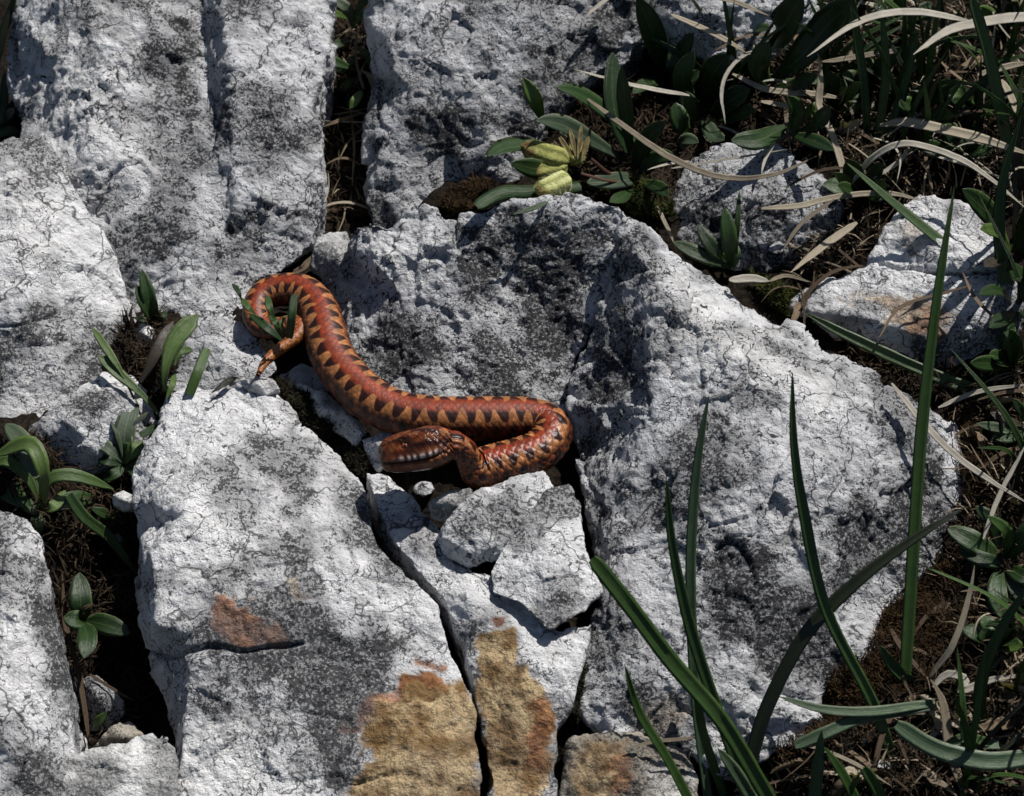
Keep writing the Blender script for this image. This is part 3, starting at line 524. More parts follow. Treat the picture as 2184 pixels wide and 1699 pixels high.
# ------------------------------------------------------------------ the snake
def catmull(pts, n):
    pts = np.array(pts, float); m = len(pts)
    p = np.concatenate([[2*pts[0]-pts[1]], pts, [2*pts[-1]-pts[-2]]])
    t = np.linspace(0, m-1-1e-9, n); i = t.astype(int); f = (t-i)[:, None]
    a, b, c, d = p[i], p[i+1], p[i+2], p[i+3]
    return .5*((2*b)+(-a+c)*f+(2*a-5*b+4*c-d)*f**2+(-a+3*b-3*c+d)*f**3)
def snake():
    body = [(550, 801, .016, 4.5), (566, 773, .015, 9.5), (595, 746, .014, 12.5), (626, 724, .014, 15), (640, 704, .014, 17), (626, 690, .013, 19), (592, 699, .010, 23), (556, 694, .009, 27), (546, 664, .011, 29.5), (561, 633, .012, 33), (600, 619, .013, 36.5),
            (645, 625, .014, 40), (677, 658, .014, 43.5), (693, 706, .014, 46), (706, 754, .013, 47.5), (738, 803, .012, 48), (790, 852, .011, 48), (852, 882, .010, 47.5), (925, 893, .010, 48), (1000, 894, .010, 48), (1068, 893, .010, 47), (1126, 893, .010, 45), (1163, 903, .010, 43),
            (1177, 929, .011, 41), (1150, 961, .011, 42), (1102, 980, .011, 43), (1052, 993, .011, 43), (1016, 1000, .013, 39), (1000, 985, .019, 31), (990, 963, .028, 28), (968, 950, .033, 30)]
    B = np.array([[*P(a, b, h), r*PX] for a, b, h, r in body])
    fine = catmull(B, 6000)
    s = np.concatenate([[0], np.cumsum(np.linalg.norm(np.diff(fine[:, :3], axis=0), axis=1))])
    NB = 1000; ss = np.linspace(0, s[-1], NB)
    C = np.stack([np.interp(ss, s, fine[:, k]) for k in range(4)], -1)
    # head, from the back of the jaws to the snout
    h0 = P(968, 950, .033); h1 = P(905, 960, .031); h2 = P(812, 977, .022)
    NH = 170; tt = 1-np.cos(np.linspace(0, math.pi/2, NH+1))[1:]**1.25
    HC = np.array([(1-t)**2*h0+2*t*(1-t)*h1+t*t*h2 for t in tt])
    hw = np.interp(tt, [0, .08, .2, .34, .5, .66, .8, .88, .93, .965, .985, .996, 1], [30, 42, 54, 58, 55, 50, 46, 42, 36, 28, 19, 10, 2])*PX
    hh = np.interp(tt, [0, .08, .2, .34, .5, .66, .8, .88, .93, .965, .985, .996, 1], [29, 36, 44, 48, 48, 47, 44, 40, 35, 27, 19, 10, 2])*PX
    ker = np.ones(7)/7
    for arr in (hw, hh): arr[8:-12] = np.convolve(arr, ker, 'same')[8:-12]
    cen = np.concatenate([C[:, :3], HC]); n = len(cen)
    rw = np.concatenate([C[:, 3]*1.0, hw]); rh = np.concatenate([C[:, 3]*.95, hh])
    T = np.gradient(cen, axis=0)
    for _ in range(3): T[1:-1] = (T[:-2]+T[1:-1]+T[2:])/3
    T /= np.linalg.norm(T, axis=1)[:, None]
    N = np.zeros((n, 3)); up = np.array([0, 0, 1.0]); cur = up
    for i in range(n):
        tgt = up-T[i]*T[i, 2]; l = np.linalg.norm(tgt); k = .08*l
        cur = cur*(1-k)+tgt*k; cur = cur-T[i]*(cur@T[i]); cur /= np.linalg.norm(cur); N[i] = cur
    S = np.cross(T, N)
    rl = np.interp(np.arange(n), [NB-60, NB+30, n], [0, R(50), R(50)])      # the head lies turned on its side a little
    N, S = N*np.cos(rl)[:, None]+S*np.sin(rl)[:, None], S*np.cos(rl)[:, None]-N*np.sin(rl)[:, None]
    M = 232; phi = np.linspace(-math.pi, math.pi, M, endpoint=False)
    a = np.tile(phi/math.pi, (n, 1)); ph = np.tile(phi, (n, 1))
    arc = np.concatenate([ss, ss[-1]+np.cumsum(np.linalg.norm(np.diff(np.concatenate([C[-1:, :3], HC]), axis=0), axis=1))])
    hd = np.zeros(n); hd[NB:] = tt; hd = hd[:, None]; ish = (np.arange(n) >= NB)[:, None]*1.0
    sn, cs = np.sin(ph), np.cos(ph)
    e = 1-.22*sstep(0, .25, hd)*ish
    X = np.sign(sn)*np.abs(sn)**e*rw[:, None]; Y = np.sign(cs)*np.abs(cs)**(1-.12*ish*sstep(0, .3, hd))*rh[:, None]
    Y = np.where(cs < -.55, np.maximum(Y, -.80*rh[:, None]+.2*(Y+.8*rh[:, None])), Y)
    # scales
    vv = np.concatenate([[0], np.cumsum(np.diff(arc)/(.31*np.maximum(.5*(rw[1:]+rw[:-1]), .003)))])
    vv[NB:] = vv[NB-1]+(arc[NB:]-arc[NB-1])/.0032
    neck = sstep(arc[NB]-.100, arc[NB]-.078, arc)[:, None]*np.ones((1, M))
    def lattice(u, v):
        best = np.full(u.shape, 9.0); bdv = np.zeros(u.shape); cid = np.zeros(u.shape)
        for di in (0, 1):
            i0 = np.floor(u)+di; off = .5*(np.mod(i0, 2)); j = np.round(v-off)+off
            dv = v-j; m = np.abs(u-i0)+2*np.abs(dv); k = m < best
            best = np.where(k, m, best); bdv = np.where(k, dv, bdv); cid = np.where(k, i0*31+j*17, cid)
        return best, bdv, cid
    u = a*15; v = np.tile(vv[:, None], (1, M))
    best, bdv, cid = lattice(u, v); b2, d2, c2 = lattice(a*12, v*.72)
    bign = (neck > .5)*(1-ish) > 0
    best = np.where(bign, b2, best); bdv = np.where(bign, d2, bdv); cid = np.where(bign, c2, cid)
    bel = sstep(.80, .86, np.abs(a))
    amp = np.clip(rw/.0125, .25, 1)[:, None]*(1-bel)
    sc = (np.clip(1-best, 0, 1)**.55+.45*(-bdv)+.25*np.exp(-((u-np.round(u))/.16)**2)*0)*.00026*amp*(.40+.60*sstep(.12, .34, np.abs(a)))*(1+2.8*neck)*(1-.72*ish*sstep(0, .12, hd))
    vent = bel*.0002*np.abs(np.sin(v*math.pi*.7))
    ap = np.abs(ph)
    hdm = ish*sstep(.05, .2, hd)
    mouth = 1.86+.10*np.sin(hd*3)-.22*np.clip(.35-hd, 0, 1)
    d = sc+vent
    d -= hdm*.0011*np.exp(-((ap-mouth)/.055)**2)*(hd < .985)
    d += hdm*.0016*np.exp(-((ap-.92)/.16)**2)*np.exp(-((hd-.60)/.16)**2)       # brow shield over the eye
    d -= hdm*.0016*np.exp(-((ap-1.28)/.16)**2)*np.exp(-((hd-.62)/.07)**2)      # eye socket
    d -= hdm*.0010*np.exp(-((ap-1.30)/.09)**2)*np.exp(-((hd-.93)/.02)**2)      # nostril
    d -= hdm*.0007*np.exp(-(ap/.55)**2)*sstep(.35, .6, hd)
    lab = hdm*np.exp(-((ap-mouth+.16)/.10)**2); lsc = np.abs(np.sin(hd*math.pi*11+.4*np.sin(hd*23)))
    d += lab*.0007*lsc**.5
    d += hdm*np.exp(-((ap-mouth-.17)/.10)**2)*.0005*np.abs(np.sin(hd*math.pi*10+.6))**.5
    fold = ish*(1-sstep(.12, .24, hd))*sstep(.35, .9, ap)*(1-sstep(2.0, 2.4, ap)); d += fold*.0009*np.sin(ph*17)*np.sin(hd*70)
    # larger shields on the crown
    cp_, cj = chips(np.stack([(ph*2.3).ravel(), (hd*np.ones_like(ph)*9).ravel(), np.zeros(ph.size)], -1)); cj = cj.reshape(ph.shape)
    crown = hdm*(1-sstep(1.1, 1.4, ap)); d -= crown*.0004*(1-sstep(0, .12, cj))
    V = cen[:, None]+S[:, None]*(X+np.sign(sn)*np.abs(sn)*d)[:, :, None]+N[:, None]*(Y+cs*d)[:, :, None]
    # colour: rusty red back band with dark teeth, tan-orange between, mottled flanks
    q = np.stack([v.ravel()*.9, u.ravel()*.9, np.zeros(u.size)], -1)
    nz = perlin(q*.8).reshape(u.shape); n2 = perlin(q*.33+40).reshape(u.shape); n3 = (np.sin(cid*12.9898)*43758.5453) % 1.0
    per = np.clip(.0098*rw/.0128, .0035, .0105); phs = np.concatenate([[0], np.cumsum(np.diff(arc)/(.5*(per[1:]+per[:-1])))])[:, None]
    x = np.abs(a); side = np.where(a > 0, .5, 0.)
    tooth = .5+.5*np.cos(2*math.pi*(phs+side+.10*n2)); tri = np.abs(((phs+side+.20*n2) % 1)-.5)*2
    bw = .078+.205*sstep(.12, .85, tri)+.03*nz+.02*n2
    band = 1-sstep(bw-.012, bw+.014, x)
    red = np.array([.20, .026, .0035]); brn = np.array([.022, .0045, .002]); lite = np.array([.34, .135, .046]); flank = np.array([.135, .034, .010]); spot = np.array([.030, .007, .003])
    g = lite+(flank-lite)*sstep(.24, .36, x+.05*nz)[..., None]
    blot = sstep(.50, .72, 1-tri+.25*nz)*np.exp(-((x-.41)/.10)**2)*1.1
    blot = np.maximum(blot, sstep(.5, .8, tri+.2*n2)*np.exp(-((x-.60)/.09)**2)*.95)
    g = g+(spot-g)*np.clip(blot*1.15, 0, 1)[..., None]
    bc = red+(brn-red)*sstep(.075, .145, x+.02*nz)[..., None]
    col = g+(bc-g)*band[..., None]
    col = col*(.72+.56*n3+(n3-.5)*.75*sstep(.24, .42, x))[..., None]*(1+.35*nz)[..., None]
    rim = sstep(.22, .45, bdv)*sstep(.30, .45, x)*(1-ish)*(.25+.75*neck)*(n3 > .15)
    ed = .80-.38*sstep(.18, .40, x); col = col*(ed+(1-ed)*sstep(1.0, .70, best))[..., None]
    col = col+(np.array([.42, .20, .11])-col)*(rim*.75)[..., None]
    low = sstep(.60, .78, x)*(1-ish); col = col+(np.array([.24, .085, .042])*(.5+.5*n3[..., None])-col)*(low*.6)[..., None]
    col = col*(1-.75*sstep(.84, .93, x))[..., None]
    tl = 1-sstep(.0, .09, arc)[:, None]; col = col+(np.array([.40, .14, .028])*(.25+1.1*n3[..., None])-col)*(tl*.6)[..., None]
    hb = np.array([.105, .022, .006])+np.array([.13, .06, .022])*np.clip(nz+.3, 0, 1)[..., None]
    vm = np.exp(-((ap-.55-1.0*(.42-hd))/.17)**2)*sstep(.08, .14, hd)*(1-sstep(.52, .58, hd)); hb = hb+(brn-hb)*np.clip(vm*1.1, 0, 1)[..., None]
    po = np.exp(-((ap-1.38)/.17)**2)*(1-sstep(.60, .66, hd)); hb = hb+(np.array([.022, .006, .004])-hb)*np.clip(po, 0, 1)[..., None]
    hb = hb+(np.array([.66, .50, .44])*(.04+.96*lsc[..., None]**2.2)-hb)*(np.clip(lab*1.1, 0, 1)*(1-sstep(.62, .80, hd))*sstep(.10, .25, hd))[..., None]
    hb = hb*(1-.8*np.exp(-((ap-mouth)/.05)**2)*(hd < .97))[..., None]
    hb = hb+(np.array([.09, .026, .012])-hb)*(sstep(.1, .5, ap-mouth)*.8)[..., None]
    hb = hb*(1-.45*crown*(1-sstep(.02, .12, cj)))[..., None]
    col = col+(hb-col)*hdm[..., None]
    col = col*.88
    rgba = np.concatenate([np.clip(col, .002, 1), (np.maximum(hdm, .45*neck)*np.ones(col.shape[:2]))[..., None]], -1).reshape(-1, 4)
    V = V.reshape(-1, 3)
    ii = np.arange(n*M).reshape(n, M); jn = np.roll(ii, -1, 1)
    F = np.stack([ii[:-1], jn[:-1], jn[1:], ii[1:]], -1).reshape(-1, 4)
    # closing caps (degenerate quads at the two tips)
    V = np.concatenate([V, [cen[0]-T[0]*.0004], [cen[-1]+T[-1]*.0002]]); rgba = np.concatenate([rgba, rgba[:1], rgba[-1:]])
    s2 = NT('snake_skin'); at = s2.n('ShaderNodeAttribute', attribute_name='hue'); co = s2.n('ShaderNodeTexCoord').outputs['Object']
    s2.val(s2.b.inputs['Base Color'], s2.mix(1.0, at.outputs['Color'], s2.map(s2.noise(co, 900, 2), .3, .7, .8, 1.2), 'MULTIPLY'))
    s2.val(s2.b.inputs['Roughness'], s2.map(at.outputs['Alpha'], 0, 1, .46, .24, False)); s2.b.inputs['Specular IOR Level'].default_value = .32
    s2.val(s2.b.inputs['Normal'], s2.bump(s2.noise(co, 1500, 2), .00025, .6))
    root = empty('snake', (float(cen[500][0]), float(cen[500][1]), float(V[:, 2].min())), 'orange-red viper with a dark zigzag back coiled in an S among the rocks', 'snake')
    bo = meshobj('body', V, F, s2.m, root, attrs={'hue': rgba})
    s3 = NT('snake_eye'); co = s3.n('ShaderNodeTexCoord').outputs['Object']; sx = s3.n('ShaderNodeSeparateXYZ'); s3.val(sx.inputs[0], co)
    s3.val(s3.b.inputs['Base Color'], s3.mix(s3.map(s3.math('ABSOLUTE', sx.outputs[0]), .0004, .0007), (.004, .003, .003), (.30, .07, .02))); s3.b.inputs['Roughness'].default_value = .08
    k = NB+int(np.argmin(np.abs(tt-.62)))
    for sg in (-1, 1):
        c = cen[k]+S[k]*sg*(rw[k]-.0018)*.94+N[k]*rh[k]*.28
        bm = bmesh.new(); bmesh.ops.create_uvsphere(bm, u_segments=20, v_segments=14, radius=.0021)
        vs = np.array([v.co for v in bm.verts]); fs = [[x.index for x in f.verts] for f in bm.faces]; bm.free()
        eo = meshobj('eye', vs+c, fs, s3.m, bo); eo.parent = bo
        me = eo.data; cc = np.array(c)-np.array(root.location)
        for vtx in me.vertices: vtx.co = Vector(np.array(vtx.co)-cc)
        eo.location = cc
snake()

# ------------------------------------------------------------------ leaves, blades
PROF = {
 'lance': ([0, .08, .25, .45, .65, .82, .93, 1], [.22, .30, .62, .93, 1, .80, .45, .04]),
 'oval': ([0, .1, .25, .45, .65, .82, .93, 1], [.25, .5, .85, 1, .98, .78, .5, .06]),
 'spoon': ([0, .15, .4, .6, .78, .9, .97, 1], [.25, .28, .5, .85, 1, .85, .5, .1]),
 'grass': ([0, .2, .6, .85, .96, 1], [.85, 1, .95, .62, .28, .03]),
 'blunt': ([0, .2, .6, .9, .985, 1], [.85, 1, 1, .95, .85, .55]),
 'dry': ([0, .1, .3, .7, .92, 1], [.3, .8, 1, .9, .4, .05]),
 'stem': ([0, 1], [1, .8])}
def strip_mesh(pts, width, prof='grass', fold=.25, roll=0.0, twist=0.0, nrm=None, n=None, thick=.00030, wav=0.0, seed=0):
    pts = np.array(pts, float)
    L = np.linalg.norm(np.diff(pts, axis=0), axis=1).sum()
    n = n or int(np.clip(L/.0045, 10, 44))
    c = catmull(pts, n) if len(pts) > 2 else pts[0]+(pts[1]-pts[0])*np.linspace(0, 1, n)[:, None]
    rs = np.random.default_rng(seed); t = np.linspace(0, 1, n)
    if wav: c = c+np.stack([np.convolve(rs.normal(size=n+6), np.ones(7)/7, 'valid') for _ in range(3)], -1)*wav
    T = np.gradient(c, axis=0); T /= np.linalg.norm(T, axis=1)[:, None]+1e-12
    tocam = CAM-c; tocam /= np.linalg.norm(tocam, axis=1)[:, None]
    N0 = (tocam*.75+np.array([0, 0, .45])) if nrm is None else np.tile(np.array(nrm, float), (n, 1))
    N0 = N0-T*(N0*T).sum(1)[:, None]; N0 /= np.linalg.norm(N0, axis=1)[:, None]+1e-9
    S0 = np.cross(T, N0); ang = roll+twist*t
    N = N0*np.cos(ang)[:, None]+S0*np.sin(ang)[:, None]; S = np.cross(T, N)
    w = np.interp(t, *PROF[prof])*width*.5*(1+.05*np.convolve(rs.normal(size=n+4), np.ones(5)/5, 'valid'))
    xs = np.array([-1, -.55, 0, .55, 1, .55, 0, -.55]); lay = np.array([0, 0, 0, 0, 0, -1, -1, -1.])
    thk = thick*(1-.5*t)
    V = c[:, None]+S[:, None]*(xs[None]*w[:, None])[..., None]+N[:, None]*((np.abs(xs)[None]*fold*w[:, None])+lay[None]*thk[:, None]*(1+1.2*(xs == 0))[None])[..., None]
    uv = np.stack([np.tile(xs, (n, 1)), np.tile(t[:, None], (1, 8))], -1)
    ii = np.arange(n*8).reshape(n, 8); jn = np.roll(ii, -1, 1)
    F = np.stack([ii[:-1], jn[:-1], jn[1:], ii[1:]], -1).reshape(-1, 4)
    return V.reshape(-1, 3), F, uv.reshape(-1, 2)
_sd = [1000]
def strip(name, pts, wpx, mat, parent=None, **kw):
    _sd[0] += 1; kw.setdefault('seed', _sd[0])
    V, F, uv = strip_mesh(pts, wpx*PX, **kw)
    return meshobj(name, V, F, MAT[mat], parent, uv=uv)
def lp(pxpts, h0, h1, bump=0.0):
    """pixel path with heights running from h0 to h1, arching up by bump in between"""
    m = len(pxpts); out = []
    for k, q in enumerate(pxpts):
        t = k/(m-1); out.append(P(q[0], q[1], h0+(h1-h0)*t+bump*math.sin(math.pi*t)))
    return out
def mid3(a, b, bx=0, by=0): return [a, ((a[0]+b[0])/2+bx, (a[1]+b[1])/2+by), b]
def tilted(pxpts, tilt, base=None):
    b = soil_at(*pxpts[0]) if base is None else base
    return [b if k == 0 else Q(q[0], q[1], b, R(tilt)) for k, q in enumerate(pxpts)]

def plant(name, label, cat, root, leaves, group=None, part='leaf'):
    """root = pixel of the rosette; leaves = (pixel path from the root end, width, material, profile, rise, options)"""
    r0 = soil_at(*root); r0 = r0+np.array([0, 0, .001])
    e = empty(name, r0, label, cat, group)
    for lf in leaves:
        path, wd, mat, prof, rise = lf[:5]; kw = dict(lf[5]) if len(lf) > 5 else {}
        hb = kw.pop('hb', r0[2]+.004); bp = kw.pop('bump', .004); nm = kw.pop('part', part)
        strip(nm, lp(path, hb, r0[2]+rise, bp), wd, mat, e, prof=prof, **kw)
    return e

def plants():
    L, LL, LG, LPu = 'leaf', 'leaf_light', 'leaf_grey', 'leaf_purple'
    # kidney vetch with its pods
    e = plant('seed_pod_plant', 'low leafy plant bearing two yellow-green seed pods above the hollowed boulder', 'plant', (1345, 375), [
        ([(1158, 262), (1140, 215), (1116, 166)], 36, LL, 'lance', .062, dict(hb=.05, fold=.5)),
        ([(1390, 335), (1310, 255), (1240, 205), (1186, 187)], 46, L, 'lance', .06, dict(roll=.3)),
        ([(1346, 345), (1336, 240), (1326, 142)], 38, L, 'lance', .07, dict(roll=-.5)),
        ([(1338, 345), (1260, 300), (1200, 268), (1146, 256)], 48, LG, 'lance', .052, {}),
        ([(1240, 350), (1150, 318), (1090, 315), (1040, 334)], 62, L, 'lance', .040, dict(roll=.5)),
        ([(1220, 368), (1150, 362), (1089, 348)], 44, L, 'lance', .044, dict(roll=-.4)),
        ([(1240, 398), (1140, 408), (1070, 412), (1016, 440)], 34, L, 'blunt', .042, dict(fold=-.3, hb=.040)),
        ([(1372, 378), (1310, 388), (1252, 390)], 44, LG, 'oval', .034, {}),
        ([(1350, 350), (1310, 230), (1306, 112)], 56, L, 'oval', .05, dict(roll=.5)),
        ([(1360, 380), (1400, 340), (1440, 335)], 40, L, 'oval', .03, {}),
        ([(1360, 385), (1400, 400), (1425, 420)], 36, L, 'lance', .03, {}),
        ([(1350, 390), (1330, 420), (1300, 432)], 30, L, 'lance', .032, {}),
        ([(1350, 365), (1380, 300), (1420, 260)], 44, L, 'oval', .05, {}),
        ([(1345, 380), (1300, 368), (1262, 340)], 11, 'stem', 'stem', .046, dict(part='stem', fold=-.6)),
        ([(1350, 385), (1300, 385), (1240, 370)], 9, 'stem', 'stem', .046, dict(part='stem', fold=-.6)),
        ([(1180, 420), (1150, 440), (1094, 458)], 12, LG, 'lance', .046, dict(hb=.056, part='withered_petal')),
    ])
    def pod(name, a, b, wpx, mat, ha, hb):
        A = P(a[0], a[1], ha); B = P(b[0], b[1], hb); ax = B-A; Ln = np.linalg.norm(ax); ax /= Ln
        s1 = np.cross(ax, [0, 0, 1.]); s1 /= np.linalg.norm(s1); s2 = np.cross(s1, ax)
        nt_, nm = 30, 28; t = np.linspace(0, 1, nt_); r = np.interp(t, [0, .04, .15, .35, .6, .8, .93, 1], [.1, .5, .9, 1, .98, .80, .40, .02])*wpx*PX*.62
        th = np.linspace(0, 2*math.pi, nm, endpoint=False)
        rr = r[:, None]*(1+.06*np.cos(th*5)[None]+.05*np.sin(t*9)[:, None])
        bend = -.12*Ln*np.sin(math.pi*t)
        V = A+ax*(t*Ln)[:, None, None]+s1*(np.cos(th)[None]*rr)[..., None]+s2*(np.sin(th)[None]*rr*.85+bend[:, None]*.3)[..., None]
        ii = np.arange(nt_*nm).reshape(nt_, nm); jn = np.roll(ii, -1, 1)
        o = meshobj(name, V.reshape(-1, 3), np.stack([ii[:-1], jn[:-1], jn[1:], ii[1:]], -1).reshape(-1, 4), MAT[mat], e, uv=np.stack([np.tile(th/(2*math.pi), (nt_, 1)), np.tile(t[:, None], (1, nm))], -1).reshape(-1, 2))
        rs = np.random.default_rng(5); vs = []; fs = []
        for _ in range(260):                                   # fine down
            tt = rs.uniform(.05, .95); an = rs.uniform(0, 2*math.pi); rad = np.interp(tt, t, r)
            d = s1*math.cos(an)+s2*math.sin(an)*.85; p0 = A+ax*tt*Ln+d*rad*.97+s2*(-.12*Ln*math.sin(math.pi*tt)*.3); p1 = p0+d*.0016+ax*rs.uniform(.0, .0016)
            w_ = ax*.00009; k = len(vs); vs += [p0-w_, p0+w_, p1]; fs.append([k, k+1, k+2])
        f = meshobj('down', np.array(vs), np.array(fs), MAT['pod_pale'], e); f.parent = e; f['kind'] = 'stuff'
        return o
    pod('seed_pod', (1214, 346), (1110, 311), 50, 'pod', .052, .058)
    pod('seed_pod', (1210, 352), (1125, 372), 42, 'pod', .050, .050)
    pod('seed_pod', (1216, 380), (1142, 412), 46, 'pod_pale2', .058, .058)
    pod('seed_pod', (1215, 352), (1240, 300), 36, 'pod', .048, .054)
    for k, (a, b, w_) in enumerate([((1222, 340), (1190, 288), 13), ((1228, 335), (1215, 275), 12), ((1232, 340), (1240, 268), 12), ((1240, 345), (1256, 290), 13), ((1150, 325), (1108, 306), 9), ((1205, 335), (1165, 290), 12)]):
        strip('sepal', lp([a, b], .054, .062, .001), w_, 'pod_brown', e, prof='lance', fold=.5)
    # leaves wedged beside the large slab
    plant('leafy_plant', 'yellow-green plant with upright spoon-shaped leaves between the flat slab and cracked boulder', 'plant', (345, 905), [
        ([(352, 835), (352, 790), (372, 730), (422, 672)], 42, LL, 'spoon', .045, dict(hb=.006, fold=.35)),
        ([(300, 816), (325, 770), (350, 725), (369, 686)], 32, LPu, 'lance', .035, dict(hb=.006)),
        ([(358, 908), (310, 850), (255, 800), (210, 758)], 28, LL, 'spoon', .032, dict(fold=.3)),
        ([(286, 852), (262, 800), (236, 758), (196, 698)], 19, LL, 'spoon', .036, dict(hb=.0)),
        ([(403, 842), (424, 790), (441, 744)], 22, LL, 'blunt', .034, dict(hb=.010)),
        ([(452, 838), (478, 820), (507, 804)], 14, 'grass_dark', 'lance', .022, dict(hb=.014)),
        ([(372, 780), (385, 750), (412, 748)], 20, LL, 'lance', .035, dict(hb=.018)),
        ([(355, 850), (368, 820), (372, 795)], 14, LL, 'oval', .026, dict(hb=.010)),
    ])
    plant('torn_leaf_plant', 'ragged grey-green leaves in the crevice against the edge of the slab', 'plant', (270, 985), [
        ([(262, 985), (268, 920), (290, 846)], 46, LG, 'oval', .022, dict(wav=.0012)), ([(262, 990), (235, 960), (203, 940)], 30, LG, 'lance', .012, dict(wav=.001)),
        ([(262, 990), (285, 965), (304, 942)], 28, LL, 'lance', .014, {}), ([(262, 992), (230, 985), (212, 975)], 26, L, 'lance', .006, {}), ([(265, 990), (255, 930), (240, 890)], 30, LG, 'lance', .02, dict(wav=.001, roll=.6)),
        ([(270, 995), (300, 985), (318, 960)], 26, L, 'lance', .008, {}), ([(268, 992), (275, 950), (268, 915)], 26, LL, 'lance', .014, dict(roll=-.5)), ([(300, 930), (330, 915), (352, 918)], 18, L, 'grass', .006, dict(hb=.0)),
        ([(265, 995), (240, 1015), (215, 1020)], 26, L, 'oval', -.002, {}), ([(268, 995), (290, 1010), (300, 1020)], 26, L, 'oval', -.002, {})])
    plant('dark_leaf_pair', 'two upright dark green leaves against the grooved boulder', 'plant', (330, 692), [
        ([(331, 690), (318, 640), (303, 575)], 32, L, 'oval', .035, dict(fold=.4)), ([(333, 690), (310, 655), (290, 608)], 30, L, 'oval', .030, dict(roll=.4)), ([(331, 690), (308, 684), (286, 677)], 14, L, 'lance', .008, {}), ([(333, 692), (348, 680), (352, 662)], 12, L, 'lance', .012, {})])
    plant('arching_rosette', 'rosette of arching strap leaves beside the rounded boulder at the deep gap', 'plant', (92, 1092), [
        ([(90, 1088), (92, 1010), (62, 948), (-10, 972)], 38, LL, 'lance', .030, dict(bump=.02)), ([(88, 1085), (60, 1020), (20, 985), (-12, 990)], 30, LL, 'lance', .022, dict(bump=.01)), ([(78, 1020), (50, 950), (12, 905)], 44, LG, 'oval', .026, dict(hb=.006)),
        ([(92, 1085), (105, 1025), (160, 1016), (243, 1044)], 30, LL, 'lance', .004, dict(bump=.016)), ([(95, 1090), (150, 1070), (207, 1064)], 42, L, 'lance', -.008, {}), ([(85, 1095), (40, 1065), (-10, 1045)], 38, L, 'lance', .0, {}),
        ([(85, 1098), (80, 1115), (78, 1138)], 32, L, 'oval', -.006, {}), ([(146, 1056), (180, 1105), (234, 1148), (290, 1222)], 26, L, 'grass', -.03, dict(hb=-.008, fold=.4)), ([(196, 1085), (225, 1098), (252, 1106)], 26, L, 'oval', -.02, dict(hb=-.02)),
        ([(90, 1085), (78, 1040), (60, 1000)], 28, L, 'lance', .012, {}), ([(95, 1090), (115, 1080), (140, 1046)], 26, LL, 'lance', .004, {}), ([(90, 1095), (60, 1080), (20, 1015)], 28, L, 'lance', .004, {})])
    plant('round_leaf_sprig', 'sprig of four small round glossy leaves down in the deep gap', 'plant', (178, 1330), [
        ([(176, 1325), (172, 1285), (169, 1222)], 48, L, 'oval', .030, dict(hb=-.05)), ([(176, 1326), (165, 1325), (136, 1316)], 42, L, 'oval', .026, dict(hb=-.05)), ([(182, 1325), (220, 1332), (278, 1352)], 44, L, 'oval', .024, dict(hb=-.05)), ([(178, 1330), (186, 1360), (180, 1404)], 46, L, 'oval', .028, dict(hb=-.045)),
        ([(170, 1310), (178, 1300), (200, 1288)], 9, 'dry_brown', 'lance', .030, dict(hb=-.05)), ([(195, 1556), (205, 1545), (228, 1520)], 22, LL, 'lance', .022, dict(hb=-.066))])
    plant('narrow_leaf_sprig', 'small green sprig growing through the coil of the snake', 'plant', (612, 728), [
        ([(602, 728), (570, 700), (530, 668)], 21, L, 'lance', .046, dict(hb=.034)), ([(585, 680), (574, 655), (571, 631)], 17, 'grass', 'lance', .052, dict(hb=.042)), ([(617, 722), (622, 680), (628, 628)], 17, L, 'blunt', .050, dict(hb=.022)),
        ([(545, 670), (528, 655), (514, 636)], 14, LL, 'lance', .052, dict(hb=.044)), ([(515, 640), (508, 622), (495, 605)], 11, L, 'lance', .052, dict(hb=.046)), ([(600, 700), (588, 690), (575, 672)], 16, 'grass', 'lance', .046, dict(hb=.034)), ([(605, 725), (592, 700), (590, 678)], 13, L, 'lance', .044, dict(hb=.026)), ([(612, 716), (600, 690), (614, 672)], 8, LL, 'lance', .036, dict(hb=.024))])
    plant('small_leaf_sprig', 'sprig of four dark leaves at the edge of the dark weathered rock', 'plant', (1560, 574), [
        ([(1560, 572), (1500, 548), (1435, 516)], 36, L, 'lance', .020, dict(hb=.022)), ([(1560, 570), (1520, 530), (1487, 479)], 32, L, 'lance', .028, {}), ([(1563, 570), (1555, 510), (1546, 444)], 36, 'grass', 'oval', .036, {}), ([(1565, 570), (1572, 490), (1577, 406)], 13, L, 'lance', .040, {}), ([(1565, 575), (1572, 545), (1568, 518)], 16, 'grass', 'lance', .016, {})])
    # the crevice between the two big boulders
    plant('crevice_plant', 'leafy stems hanging down the dark crevice between the two upper boulders', 'plant', (762, 60), [
        ([(762, 150), (710, 132), (664, 110)], 30, L, 'lance', .034, dict(hb=.02)), ([(740, 40), (710, 30), (672, 46)], 26, LL, 'lance', .04, dict(hb=.03)), ([(772, 194), (760, 212), (746, 232)], 22, LL, 'oval', .02, dict(hb=.02)), ([(755, 60), (740, 20), (700, -6)], 28, LG, 'lance', .05, dict(hb=.03)),
        ([(760, 70), (760, 130), (775, 190)], 7, 'dry', 'stem', .02, dict(part='stem', hb=.02)), ([(765, 120), (735, 145), (715, 150)], 22, L, 'lance', .02, dict(hb=.02)), ([(765, 100), (785, 120), (800, 150)], 20, L, 'lance', .02, dict(hb=.03)), ([(770, 150), (790, 165), (795, 190)], 14, 'dry', 'lance', .016, dict(hb=.02)),
        ([(768, 165), (745, 175), (735, 190)], 18, L, 'lance', .01, dict(hb=.014)), ([(755, 30), (775, 5), (795, -10)], 24, L, 'lance', .05, dict(hb=.04)), ([(745, 85), (720, 95), (705, 92)], 22, L, 'oval', .03, dict(hb=.024)), ([(750, 60), (765, 35), (772, 10)], 20, LL, 'lance', .04, dict(hb=.03))])
